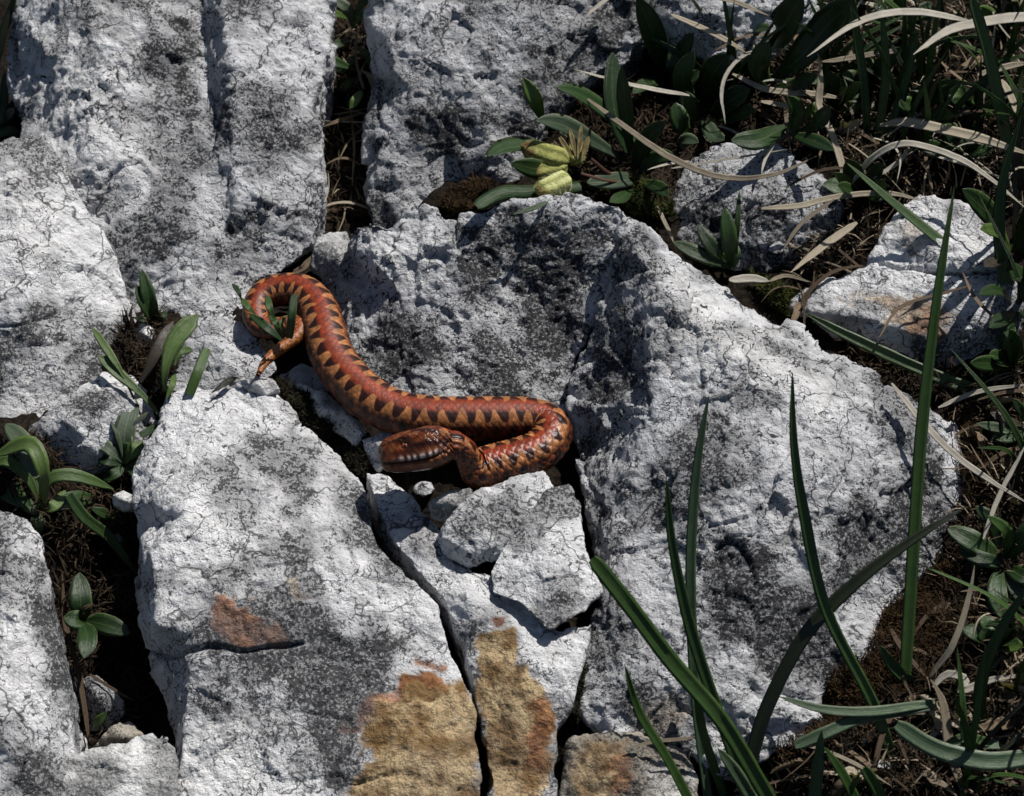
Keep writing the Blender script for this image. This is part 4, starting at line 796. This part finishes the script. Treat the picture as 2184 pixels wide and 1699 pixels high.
    plant('shaded_leaf_clump', 'dark narrow leaves in the shade beside the outer edge of the grooved boulder', 'plant', (-10, 260), [
        ([(-20, 290), (5, 230), (10, 150)], 26, L, 'grass', .03, {}), ([(-20, 300), (15, 280), (45, 285)], 24, L, 'lance', .006, {}), ([(-25, 200), (0, 100), (20, 20)], 22, 'grass_dark', 'grass', .05, {}), ([(-30, 260), (10, 255), (30, 230)], 24, L, 'lance', .006, {}), ([(-30, 120), (10, 60), (35, -20)], 22, L, 'grass', .06, {})])
    # broad leaves, upper side
    G = 'broad-leaved plants among the grass'
    def broad(root, label, leaves): plant('broad_leaf_plant', label, 'plant', root, leaves, G)
    broad((1425, 175), 'plant with one tall pointed leaf rising past the grey veined boulder', [([(1420, 165), (1395, 80), (1358, -6)], 58, L, 'lance', .075, dict(fold=.35)), ([(1425, 170), (1450, 120), (1480, 70)], 40, L, 'lance', .05, {}), ([(1425, 175), (1380, 180), (1350, 200)], 34, L, 'oval', .025, {}), ([(1428, 172), (1440, 150), (1432, 105)], 44, L, 'oval', .035, {}), ([(1430, 178), (1465, 175), (1490, 150)], 34, LL, 'oval', .03, {})])
    broad((1645, 190), 'plant with two very broad dark leaves behind a curled pale straw', [([(1640, 178), (1700, 130), (1770, 50), (1818, 2)], 74, L, 'lance', .085, dict(fold=.35)), ([(1645, 110), (1670, 60), (1712, -10)], 78, L, 'oval', .085, dict(hb=.05)), ([(1640, 185), (1620, 140), (1640, 90)], 54, L, 'oval', .05, {}), ([(1650, 185), (1700, 180), (1740, 160)], 40, L, 'lance', .045, {})])
    broad((1510, 240), 'low plant of rounded dark leaves beside the dark weathered rock', [([(1505, 215), (1520, 160), (1556, 118)], 62, L, 'oval', .045, {}), ([(1490, 260), (1470, 230), (1460, 195)], 50, L, 'oval', .035, {}), ([(1470, 290), (1450, 260), (1440, 220)], 46, L, 'oval', .03, {}), ([(1515, 250), (1560, 215), (1600, 190)], 52, L, 'oval', .04, {}), ([(1520, 255), (1575, 245), (1610, 235)], 44, L, 'oval', .035, {}), ([(1500, 250), (1520, 290), (1545, 300)], 40, LG, 'oval', .03, {}), ([(1445, 320), (1460, 300), (1490, 305)], 34, LG, 'oval', .03, {}), ([(1480, 240), (1455, 170), (1480, 110)], 46, L, 'oval', .05, {})])
    broad((1690, 290), 'pair of flat leaves edged with yellow lying over the dark weathered rock', [([(1675, 270), (1620, 300), (1560, 300)], 48, L, 'oval', .048, dict(hb=.055)), ([(1682, 285), (1730, 300), (1780, 322)], 36, L, 'lance', .05, dict(hb=.055)), ([(1690, 280), (1700, 240), (1680, 205)], 40, L, 'oval', .06, dict(hb=.05)), ([(1700, 285), (1745, 262), (1770, 225)], 40, L, 'lance', .06, dict(hb=.05))])
    broad((2150, 530), 'dark lance-leaved plant beside the ochre-stained rock', [([(2150, 522), (2110, 460), (2052, 404)], 54, L, 'lance', .07, {}), ([(2155, 535), (2130, 500), (2090, 490)], 40, LL, 'lance', .05, {}), ([(2160, 540), (2190, 480), (2195, 430)], 44, L, 'lance', .06, {}), ([(2150, 545), (2120, 560), (2100, 570)], 30, LPu, 'lance', .04, {}), ([(2155, 560), (2175, 590), (2200, 600)], 40, L, 'oval', .04, {})])
    broad((2170, 655), 'drooping green leaves over the end of the ochre-stained rock', [([(2165, 650), (2130, 622), (2088, 628)], 32, L, 'lance', .05, {}), ([(2168, 660), (2140, 680), (2110, 700)], 34, L, 'lance', .03, {}), ([(2170, 655), (2190, 600), (2185, 560)], 38, L, 'lance', .06, {}), ([(2172, 662), (2150, 690), (2158, 730)], 34, L, 'lance', .02, {}), ([(2175, 660), (2200, 680), (2210, 720)], 36, L, 'oval', .03, {})])
    broad((2195, 915), 'small plant with two leaves turning red at the edge of the largest boulder', [([(2195, 910), (2150, 900), (2112, 880)], 22, LPu, 'lance', .02, {}), ([(2195, 918), (2140, 916), (2082, 904)], 24, L, 'lance', .018, {}), ([(2195, 925), (2150, 935), (2115, 930)], 26, L, 'lance', .012, {}), ([(2195, 912), (2180, 880), (2160, 850)], 24, L, 'lance', .03, {}), ([(2195, 925), (2190, 965), (2170, 985)], 26, LG, 'lance', .01, {})])
    broad((2140, 1195), 'rosette of oval glossy leaves on the soil beside the largest boulder', [([(2138, 1188), (2120, 1120), (2080, 1080)], 34, L, 'oval', .03, {}), ([(2135, 1192), (2080, 1160), (2020, 1126)], 46, L, 'oval', .02, {}), ([(2150, 1205), (2100, 1195), (2040, 1172)], 32, L, 'oval', .012, {}), ([(2135, 1200), (2125, 1260), (2138, 1322)], 44, L, 'lance', .0, {}), ([(2142, 1190), (2150, 1140), (2106, 1100)], 28, 'grass', 'lance', .04, {}), ([(2145, 1195), (2180, 1150), (2205, 1110)], 38, L, 'oval', .03, {}), ([(2145, 1205), (2180, 1230), (2210, 1230)], 38, L, 'oval', .01, {}), ([(2145, 1205), (2165, 1255), (2190, 1290)], 36, LG, 'lance', .0, {}), ([(2130, 1200), (2090, 1200), (2060, 1215)], 24, L, 'lance', .0, {})])
    rs = random.Random(4)
    spots = [(1860, 180, 'clump of dark oval leaves half buried under the grass'), (1770, 60, 'dark leaves crowded behind the pale bent straws'), (1960, 240, 'shaded leaves under the long arched straw'), (2080, 230, 'shaded leaf clump behind the thick grass stalk'), (1920, 60, 'deep green leaves beneath the two pale bent straws'), (1780, 240, 'dark leaf clump behind the upright dry stalk'), (2150, 60, 'dark leaves under the white bent straw'),
             (1590, 60, 'leaves in front of the grey rock glimpsed behind straw'), (1840, 420, 'dark little leaves at the foot of the thick dry stalk'), (2040, 340, 'leaf clump below the long arched straw'), (2120, 1380, 'shaded leaves at the foot of the bent grass blade'), (2160, 780, 'dark leaves below the ochre-stained rock')]
    for (x, y, lb) in spots:
        lv = []
        for k in range(9):
            an = rs.uniform(0, 2*math.pi); Ln = rs.uniform(45, 95); dx = math.cos(an)*Ln; dy = -abs(math.sin(an))*Ln*.9-rs.uniform(-25, 25)
            lv.append(([(x+dx*.08, y+dy*.05), (x+dx*.55, y+dy*.6), (x+dx, y+dy)], rs.uniform(26, 46), rs.choice([L, L, L, LL, 'grass']), rs.choice(['oval', 'lance']), rs.uniform(.01, .045), dict(roll=rs.uniform(-.6, .6))))
        broad((x, y), lb, lv)

def grasses():
    def tuft(name, label, cat, root, blades, group=None):
        r0 = soil_at(*root); e = empty(name, r0, label, cat, group)
        for (path, wd, mat, tilt, prof) in blades:
            strip('blade', lp(path, *tilt) if isinstance(tilt, tuple) else tilted(path, tilt), wd*1.06, mat, e, prof=prof, fold=.35, roll=random.Random(path[0][0]*7+path[-1][1]).uniform(-.35, .35))
    Gt = 'green grass tufts'
    tuft('grass_tuft', 'tuft of tall broad blades in front of the tan corner rock', 'grass tuft', (1570, 1680), [
        ([(1588, 1705), (1604, 1612), (1640, 1500), (1720, 1352), (1830, 1240), (1950, 1150), (2062, 1080)], 27, 'grass_dark', 36, 'grass'), ([(1672, 1765), (1620, 1672), (1540, 1540), (1430, 1410), (1340, 1290), (1262, 1192)], 31, 'grass', 22, 'blunt'),
        ([(1512, 1720), (1484, 1500), (1472, 1250), (1478, 1080), (1492, 950), (1512, 842)], 21, 'grass_grey', 34, 'grass'), ([(1590, 1700), (1562, 1605), (1500, 1430), (1462, 1300), (1432, 1150), (1421, 1018)], 23, 'grass', 34, 'grass'),
        ([(1500, 1770), (1425, 1625), (1362, 1520), (1332, 1418)], 20, 'grass', 20, 'grass'), ([(1610, 1715), (1570, 1650), (1530, 1596)], 26, 'grass_grey', 20, 'grass'), ([(1530, 1640), (1470, 1600), (1405, 1528)], 26, 'grass', 40, 'grass'), ([(1545, 1700), (1500, 1560), (1480, 1430)], 18, 'grass', 20, 'grass')], Gt)
    tuft('grass_tuft', 'tuft whose tallest straight blade crosses the largest boulder and the ochre rock', 'grass tuft', (1905, 1560), [
        ([(1926, 1500), (1932, 1400), (1946, 1180), (1966, 900), (2000, 620), (2036, 396)], 25, 'grass', 38, 'grass'), ([(1912, 1640), (1862, 1500), (1762, 1300), (1716, 1100), (1694, 950), (1690, 793)], 22, 'grass', 38, 'grass'),
        ([(1994, 1500), (1862, 1518), (1758, 1514), (1660, 1486)], 19, 'grass_grey', (-.012, -.010, .004), 'grass'), ([(1990, 1505), (1845, 1530), (1770, 1560), (1696, 1592)], 24, 'grass_grey', (-.012, -.020, .004), 'blunt'), ([(1992, 1494), (1914, 1432), (1876, 1376)], 24, 'grass', 30, 'grass'), ([(1975, 1490), (1930, 1470), (1918, 1430)], 14, 'grass', 30, 'grass')], Gt)
    tuft('grass_tuft', 'short blades sprouting from dry litter beside the tall tuft', 'grass tuft', (1790, 1720), [
        ([(1734, 1745), (1744, 1650), (1753, 1558)], 24, 'grass_grey', 10, 'grass'), ([(1842, 1745), (1800, 1660), (1756, 1592)], 21, 'grass', 15, 'grass'), ([(1895, 1735), (1868, 1680), (1842, 1638)], 22, 'grass', 15, 'blunt'), ([(1800, 1750), (1812, 1690), (1835, 1650)], 14, 'grass', 15, 'grass')], Gt)
    tuft('grass_tuft', 'low arching pair of broad blades lying on the brown moss', 'grass tuft', (2130, 1600), [
        ([(2220, 1612), (2120, 1625), (2040, 1612), (1980, 1590), (1912, 1546)], 34, 'grass_grey', (-.012, -.006, .006), 'blunt'), ([(2124, 1585), (2092, 1530), (2096, 1443), (2138, 1339), (2200, 1240)], 25, 'grass', 20, 'grass'), ([(2130, 1590), (2060, 1590), (1990, 1620)], 24, 'grass_grey', (-.018, -.020, .004), 'grass'), ([(2120, 1590), (2060, 1575), (2010, 1590)], 20, 'grass', (-.018, -.014, .006), 'grass')], Gt)
    tuft('grass_shoot', 'broad dark blade lying in the shadow below the ochre-stained rock', 'grass blade', (2210, 850), [([(2230, 862), (2080, 832), (1950, 782), (1800, 712), (1716, 668)], 27, 'grass', 62, 'grass')], 'single green blades')
    tuft('grass_tuft', 'blades leaning across the ochre-stained rock from its far end', 'grass tuft', (2190, 690), [([(2180, 672), (2100, 592), (2000, 512), (1900, 430), (1806, 348)], 24, 'grass', 45, 'grass'), ([(2200, 690), (2150, 620), (2130, 500), (2140, 380), (2178, 246)], 25, 'grass', 30, 'grass')], Gt)
    tuft('grass_tuft', 'thick stalk and blades rising behind the long arched straw', 'grass tuft', (2170, 420), [([(2190, 425), (2155, 327), (2131, 224), (2107, 114), (2072, -5)], 26, 'grass', 25, 'blunt'), ([(2200, 440), (2190, 330), (2195, 200)], 20, 'grass', 20, 'grass'), ([(2185, 430), (2170, 300), (2200, 180)], 18, 'grass_dark', 20, 'grass')], Gt)
    tuft('grass_tuft', 'narrow upright blades behind the thick dry stalk', 'grass tuft', (1855, 320), [([(1852, 312), (1841, 172), (1828, 86), (1816, -5)], 19, 'grass', 25, 'blunt'), ([(1870, 315), (1890, 160), (1880, 20)], 20, 'grass', 25, 'grass'), ([(1880, 318), (1930, 180), (1960, 60)], 18, 'grass', 25, 'grass'), ([(1875, 312), (1925, 215), (1945, 120)], 17, 'grass_dark', 25, 'grass')], Gt)
    tuft('grass_shoot', 'horizontal green blade caught between straws in front of narrow upright blades', 'grass blade', (2000, 185), [([(1990, 182), (1930, 172), (1830, 164), (1740, 174), (1674, 170)], 21, 'grass', 70, 'lance')], 'single green blades')
    # tufts further back, each blade grown from its own root
    rs = random.Random(11)
    spots = [(1980, 170), (1780, 180), (2120, 180), (2180, 330), (1960, 330), (1700, 60), (1850, 40), (2140, 20), (1570, 200), (1560, 20), (2080, 300), (1930, 240), (2190, 520), (2195, 770), (2190, 1050), (2195, 1380), (2180, 1500), (2060, 1690)]
    for k, (x, y) in enumerate(spots):
        r0 = soil_at(x, y); e = empty('grass_tuft', r0, 'dark fine-bladed grass tuft rooted in the litter between stones and straw', 'grass tuft', 'background grass tufts')
        for j in range(rs.randint(6, 9)):
            az = rs.uniform(0, 2*math.pi); lean = rs.uniform(.1, .75); Ln = rs.uniform(.05, .11); b = r0+np.array([rs.gauss(0, .006), rs.gauss(0, .006), -.002])
            d = np.array([math.cos(az), math.sin(az), 0]); pts = [b+d*(Ln*lean*t**1.6)+np.array([0, 0, Ln*(t*(1-.35*lean*t))]) for t in (0, .3, .6, 1)]
            strip('blade', pts, rs.uniform(9, 18), rs.choice(['grass', 'grass', 'grass_dark', 'leaf']), e, prof='grass', fold=.3, roll=rs.uniform(-.7, .7), n=12)

def straws():
    D, DP, DB = 'dry', 'dry_pale', 'dry_brown'
    S = [('long pale straw bent over the dark leaf clump', [(2062, 46), (1969, 28), (1879, 34), (1810, 60), (1721, 122)], 22, DP, .125, .115, 0), ('white broad straw bent across the thick grass stalk', [(2230, 50), (2184, 41), (2086, 52), (2017, 70), (1948, 116)], 30, DP, .13, .12, 0),
         ('thin pale straw curled like a hook', [(1662, 105), (1597, 113), (1552, 155), (1538, 207), (1546, 264)], 10, DP, .075, .05, 0), ('straight pale straw lying across the broad-leaved plants toward the veined boulder', [(1470, 204), (1352, 183), (1225, 148)], 14, DP, .06, .06, 0),
         ('long brown straw sagging over the dark weathered rock', [(1246, 208), (1318, 262), (1387, 310), (1438, 342), (1500, 369), (1569, 382), (1655, 372), (1742, 334)], 16, D, .066, .066, 0), ('thick dry stalk bent upright behind the dark weathered rock', [(1808, 440), (1797, 362), (1776, 293), (1746, 224), (1749, 172), (1744, 116)], 20, D, .03, .085, 0),
         ('long arched straw ending behind the ochre-stained rock', [(1814, 392), (1862, 338), (1931, 308), (2017, 327), (2086, 365), (2190, 448)], 17, DP, .05, .08, .02), ('wide brown dry blade behind the long arched straw', [(1876, 269), (1931, 262), (2017, 279), (2103, 300), (2200, 332)], 28, D, .06, .075, .01),
         ('brown straw lying over the dark weathered rock toward the ochre one', [(1624, 446), (1707, 441), (1793, 420), (1897, 413), (1966, 428)], 15, D, .052, .056, 0), ('broad frayed straw in the hollow beside the ochre-stained rock', [(1828, 474), (1759, 524), (1686, 583)], 20, D, .045, .035, 0),
         ('thin forked straw hanging down the dark weathered rock', [(1780, 424), (1707, 482), (1669, 538)], 10, D, .055, .045, 0), ('pale husk with ragged roots at the top of the largest boulder', [(1554, 598), (1600, 594), (1642, 600)], 20, DP, .052, .050, 0), ('ragged root fibre trailing from the pale husk', [(1640, 600), (1673, 590), (1731, 603)], 9, D, .046, .036, 0),
         ('long straw lying on the shoulder of the largest boulder', [(1902, 817), (1983, 919), (2069, 998), (2200, 1080)], 15, DP, .044, .03, 0), ('dry blade curving down beside the oval-leaved rosette', [(1982, 1448), (2031, 1377), (2062, 1288), (2079, 1208)], 14, D, -.02, .03, 0),
         ('thin straw behind the oval-leaved rosette', [(2098, 1150), (2138, 1046), (2190, 945)], 11, DP, .01, .04, 0), ('thin straw bridging the shadow under the ochre-stained rock', [(2002, 868), (2086, 836), (2200, 820)], 11, DP, .03, .03, 0), ('thin twig lying on the ochre-stained rock', [(1876, 720), (1921, 657), (2017, 626), (2086, 605)], 7, DB, .036, .052, 0),
         ('brown withered blade at the end of the ochre-stained rock', [(2124, 684), (2076, 633), (2052, 580)], 10, DB, .045, .06, 0), ('crumpled dry stalk standing in the litter by the arching blades', [(2052, 1690), (2024, 1598), (2012, 1508), (1985, 1450)], 22, D, -.03, .0, 0), ('curled dry leaf behind the crumpled stalk', [(1990, 1466), (2020, 1440), (2060, 1452), (2050, 1475), (2120, 1450), (2190, 1442)], 18, DP, -.012, -.01, .006),
         ('short straw tip against the top of the veined boulder', [(1305, -6), (1270, 18), (1249, 36)], 11, DP, .085, .085, 0), ('dry blade behind the thick grass stalk', [(2086, 160), (2140, 145), (2200, 134)], 18, D, .075, .08, 0), ('broad dry blade slanting down past the grass stalk', [(2136, 170), (2160, 220), (2196, 300)], 18, D, .08, .07, 0),
         ('frayed brown straw under the horizontal green blade', [(1562, 158), (1638, 193), (1742, 204), (1800, 212)], 16, D, .06, .06, 0), ('short grey straw below the frayed brown one', [(1621, 217), (1717, 236), (1760, 250)], 16, D, .05, .05, 0), ('straw in front of the far grey rock', [(1432, 30), (1518, 72), (1590, 114)], 14, D, .085, .07, 0), ('straw crossing the far grey rock above its neighbour', [(1480, -10), (1563, 2), (1640, 34)], 12, D, .10, .09, 0),
         ('straw level with the base of the narrow upright blades', [(1755, 131), (1862, 118), (2014, 92)], 14, D, .07, .075, 0), ('dry stem lying along the leaves toward the seed pods', [(1470, 345), (1420, 352), (1380, 362)], 7, DP, .05, .05, 0), ('dry twig on the tan corner rock', [(1480, 1575), (1400, 1582), (1330, 1600)], 9, D, -.026, -.028, 0), ('slim straw beside the small dark sprig', [(1403, 440), (1420, 480), (1437, 520)], 9, D, .035, .03, 0),
         ('dead leaf lying between the white stone and the coil', [(625, 585), (648, 570), (664, 545)], 16, DB, .012, .02, 0), ('dry stalk leaning along the outer wall of the deep gap', [(190, 1580), (172, 1450), (140, 1330), (132, 1220)], 12, DB, -.07, -.035, 0), ('pale withered leaf among the torn grey-green ones', [(285, 905), (300, 895), (318, 880)], 14, DP, .0, .012, 0), ('thin straw hanging in the crevice below the leafy stems', [(750, 240), (756, 320), (752, 400)], 6, D, -.005, -.01, 0),
         ('brown root in the deep gap above the grey stone', [(190, 1440), (225, 1460), (285, 1495)], 7, DB, -.054, -.056, 0), ('thin straw crossing the sprig beside the dark weathered rock', [(1432, 360), (1520, 345), (1680, 318)], 6, DP, .058, .062, 0), ('pale straw hanging over the dark weathered rock face', [(1652, 305), (1632, 340), (1625, 372)], 8, DP, .064, .058, 0)]
    for lb, path, wd, mat, h0, h1, bp in S:
        o = strip('dry_straw', lp(path, h0, h1, bp), wd, mat, None, prof='dry', fold=.3, wav=.0006, twist=.4, nrm=(.12, -.25, 1)); tag(o, lb, 'straw')
    # tangle of thin straw between the tufts
    rs = random.Random(21)
    zones = [((1560, 2184), (20, 330), 58), ((1780, 2184), (330, 460), 22), ((1650, 1790), (560, 690), 12), ((2000, 2184), (820, 1080), 14), ((1900, 2184), (1250, 1699), 24), ((1620, 1900), (1600, 1699), 12), ((690, 785), (230, 480), 10)]
    for (xa, xb), (ya, yb), cnt in zones:
        for _ in range(cnt):
            x, y = rs.uniform(xa, xb), rs.uniform(ya, yb); b = soil_at(x, y)+np.array([0, 0, rs.uniform(.002, .03 if ya < 400 else .012)])
            az = rs.uniform(0, 2*math.pi); Ln = rs.uniform(.02, .065); d = np.array([math.cos(az), math.sin(az), 0]); nn = np.array([-d[1], d[0], 0]); cv = rs.uniform(-.35, .35); lift = rs.uniform(-.1, .35)
            pts = [b+d*Ln*(t-.5)+nn*cv*Ln*(t-.5)**2*2+np.array([0, 0, Ln*lift*(t-.5)+.12*Ln*math.sin(math.pi*t)]) for t in (0, .33, .66, 1)]
            o = strip('dry_straw', pts, rs.choice([3, 4, 5, 6, 8, 11]), rs.choice([D, DP, DB, DB] if ya < 500 else [D, DB, DB, DB]), None, prof='dry', fold=.3, n=12, twist=rs.uniform(-1, 1), nrm=(0, 0, 1)); tag(o, 'short loose straw tangled on dark soil under grass', 'straw', 'loose straw in the litter')

def dead_leaves():
    rs = random.Random(33)
    zones = [((1880, 2184), (1440, 1699), 26), ((1560, 1880), (1640, 1699), 9), ((2080, 2184), (850, 1250), 8), ((1560, 2184), (60, 330), 22), ((1680, 1860), (540, 680), 6)]
    for (xa, xb), (ya, yb), cnt in zones:
        for _ in range(cnt):
            b = soil_at(rs.uniform(xa, xb), rs.uniform(ya, yb))+np.array([0, 0, rs.uniform(.004, .012)])
            az = rs.uniform(0, 2*math.pi); Ln = rs.uniform(.014, .034); pts = []; p = b.copy(); el = rs.uniform(-.2, .5)
            for k in range(6):
                pts.append(p.copy()); p = p+np.array([math.cos(az)*math.cos(el), math.sin(az)*math.cos(el), math.sin(el)])*Ln/5; az += rs.uniform(-.5, .5); el += rs.uniform(-.6, .5)
            o = strip('dead_leaf', pts, rs.uniform(16, 34), rs.choice(['dry', 'dry_brown', 'dry_brown', 'dry_brown']), None, prof=rs.choice(['oval', 'lance']), fold=rs.uniform(.2, 1.1), n=16, twist=rs.uniform(-2, 2), nrm=(rs.uniform(-.5, .5), rs.uniform(-.5, .5), 1), wav=.0008)
            tag(o, 'crumpled grey-brown dead leaf in the grass litter', 'dead leaf', 'dead leaves in the litter')

# ------------------------------------------------------------------ moss and litter: nobody could count it
def Pv(px, py, h):
    d = FWD[None]+RIGHT[None]*((px-1092)*K)[:, None]-UP[None]*((py-849.5)*K)[:, None]
    t = (h-CAM[2])/d[:, 2]; return CAM[None]+d*t[:, None]
def in_poly(poly, n, rs):
    poly = np.array(poly, float); lo, hi = poly.min(0), poly.max(0); out = np.zeros((0, 2))
    while len(out) < n:
        q = rs.uniform(lo, hi, size=(n*2, 2)); out = np.concatenate([out, q[polydist(q, poly) > 0]])
    return out[:n]
def spikes(base, rs, Lr, wr, up, tilt):
    n = len(base); az = rs.uniform(0, 2*math.pi, n); tl = rs.uniform(0, tilt, n); L = rs.uniform(*Lr, n)
    d = np.stack([np.cos(az)*np.sin(tl), np.sin(az)*np.sin(tl), np.cos(tl)], -1); s = np.stack([-np.sin(az), np.cos(az), 0*az], -1)
    w_ = rs.uniform(*wr, n)[:, None]; b = base
    m = b+d*(L*.55)[:, None]; tip = b+d*L[:, None]+np.stack([np.cos(az), np.sin(az), -.3+0*az], -1)*(L*.25)[:, None]
    V = np.stack([b-s*w_, b+s*w_, m+s*w_*.8, m-s*w_*.8, tip], 1).reshape(-1, 3)
    k = np.arange(n)[:, None]*5
    F = np.concatenate([np.concatenate([k, k+1, k+2], 1), np.concatenate([k, k+2, k+3], 1), np.concatenate([k+3, k+2, k+4], 1)])
    return V, F
def moss(name, label, polys, count, mat, Lr, wr, lift, seed, tilt=1.0, hset=None, cat='moss'):
    rs = np.random.default_rng(seed); A = []
    for pl, c in zip(polys, count):
        q = in_poly(pl, c, rs); h = np.full(c, -.02)
        if hset is None:
            for _ in range(6): X = Pv(q[:, 0], q[:, 1], h); h = soil_h(X[:, 0], X[:, 1])
        else: h = np.full(c, hset)
        X = Pv(q[:, 0], q[:, 1], h); X[:, 2] += lift*(.4+.6*rs.random(c))*(1+perlin(X*70)); A.append(X)
    V, F = spikes(np.concatenate(A), rs, Lr, wr, 1, tilt)
    o = meshobj(name, V, F, MAT[mat], smooth=False); tag(o, label, cat, kind='stuff')
def ground_cover():
    moss('moss', 'black-green moss strip along the slab below the snake', [[(590, 838), (640, 850), (780, 960), (790, 1010), (770, 1030), (690, 950), (600, 860)]], [7000], 'moss_black', (.002, .0055), (.0002, .0005), .010, 1)
    moss('moss', 'blackish moss filling the crack between split slab and largest boulder', [[(1262, 1330), (1290, 1310), (1262, 1420), (1235, 1500), (1230, 1600), (1200, 1700), (1180, 1700), (1182, 1580), (1215, 1490), (1240, 1400)]], [7000], 'moss_black', (.0015, .0045), (.0002, .0005), .004, 2)
    moss('moss', 'brown moss at the foot of the veined boulder', [[(940, 440), (1010, 400), (1060, 400), (1040, 440), (960, 475)]], [2500], 'moss_brown', (.002, .005), (.0002, .0004), .008, 3)
    moss('moss', 'brown tufted moss between the largest boulder and the grass', [[(2050, 900), (2110, 940), (2120, 1060), (2060, 1080)], [(1900, 1280), (2060, 1180), (2080, 1400), (1980, 1500), (1850, 1500), (1760, 1620), (1640, 1640), (1740, 1540), (1760, 1460), (1850, 1400)]], [2500, 9000], 'moss_brown', (.002, .007), (.00015, .00045), .007, 4)
    moss('moss', 'dark green moss under the seed pod plant', [[(1240, 400), (1400, 400), (1440, 480), (1350, 470), (1300, 430)], [(1600, 600), (1700, 640), (1690, 690), (1640, 660)]], [5000, 1500], 'moss_green', (.002, .005), (.0002, .0005), .008, 5)
    moss('leaf_litter', 'dark brown plant litter covering the soil under the grass', [[(1400, 120), (1700, 0), (2184, 0), (2184, 480), (1850, 480), (1780, 330), (1450, 330)], [(1700, 560), (1850, 480), (1880, 500), (1740, 640)], [(2060, 900), (2184, 760), (2184, 1699), (1640, 1699), (1760, 1600), (2000, 1400)], [(690, 20), (790, 20), (790, 480), (690, 480)], [(1180, 200), (1400, 150), (1500, 330), (1420, 470), (1250, 400)], [(270, 680), (380, 690), (350, 860), (250, 800)], [(0, 920), (300, 1000), (300, 1200), (110, 1150), (20, 1070)], [(1690, 640), (1760, 690), (2100, 830), (2060, 890), (1840, 790)], [(110, 1150), (300, 1150), (310, 1560), (160, 1590)]],
         [3800, 500, 4200, 900, 1300, 500, 900, 500, 600], 'litter', (.004, .016), (.0003, .0008), .006, 6, tilt=1.5, cat='litter')
    moss('straw_litter', 'fine broken straw scattered on the soil under the grass', [[(1500, 120), (1700, 0), (2184, 0), (2184, 480), (1850, 480), (1780, 330)], [(1700, 560), (1850, 480), (1880, 500), (1740, 640)], [(2060, 900), (2184, 760), (2184, 1699), (1640, 1699), (1760, 1640), (2000, 1450)], [(690, 20), (790, 20), (790, 480), (690, 480)]],
         [700, 90, 300, 90], 'litter_straw', (.005, .018), (.0002, .0007), .010, 7, tilt=1.5, cat='litter')
plants(); grasses(); straws(); dead_leaves(); ground_cover()
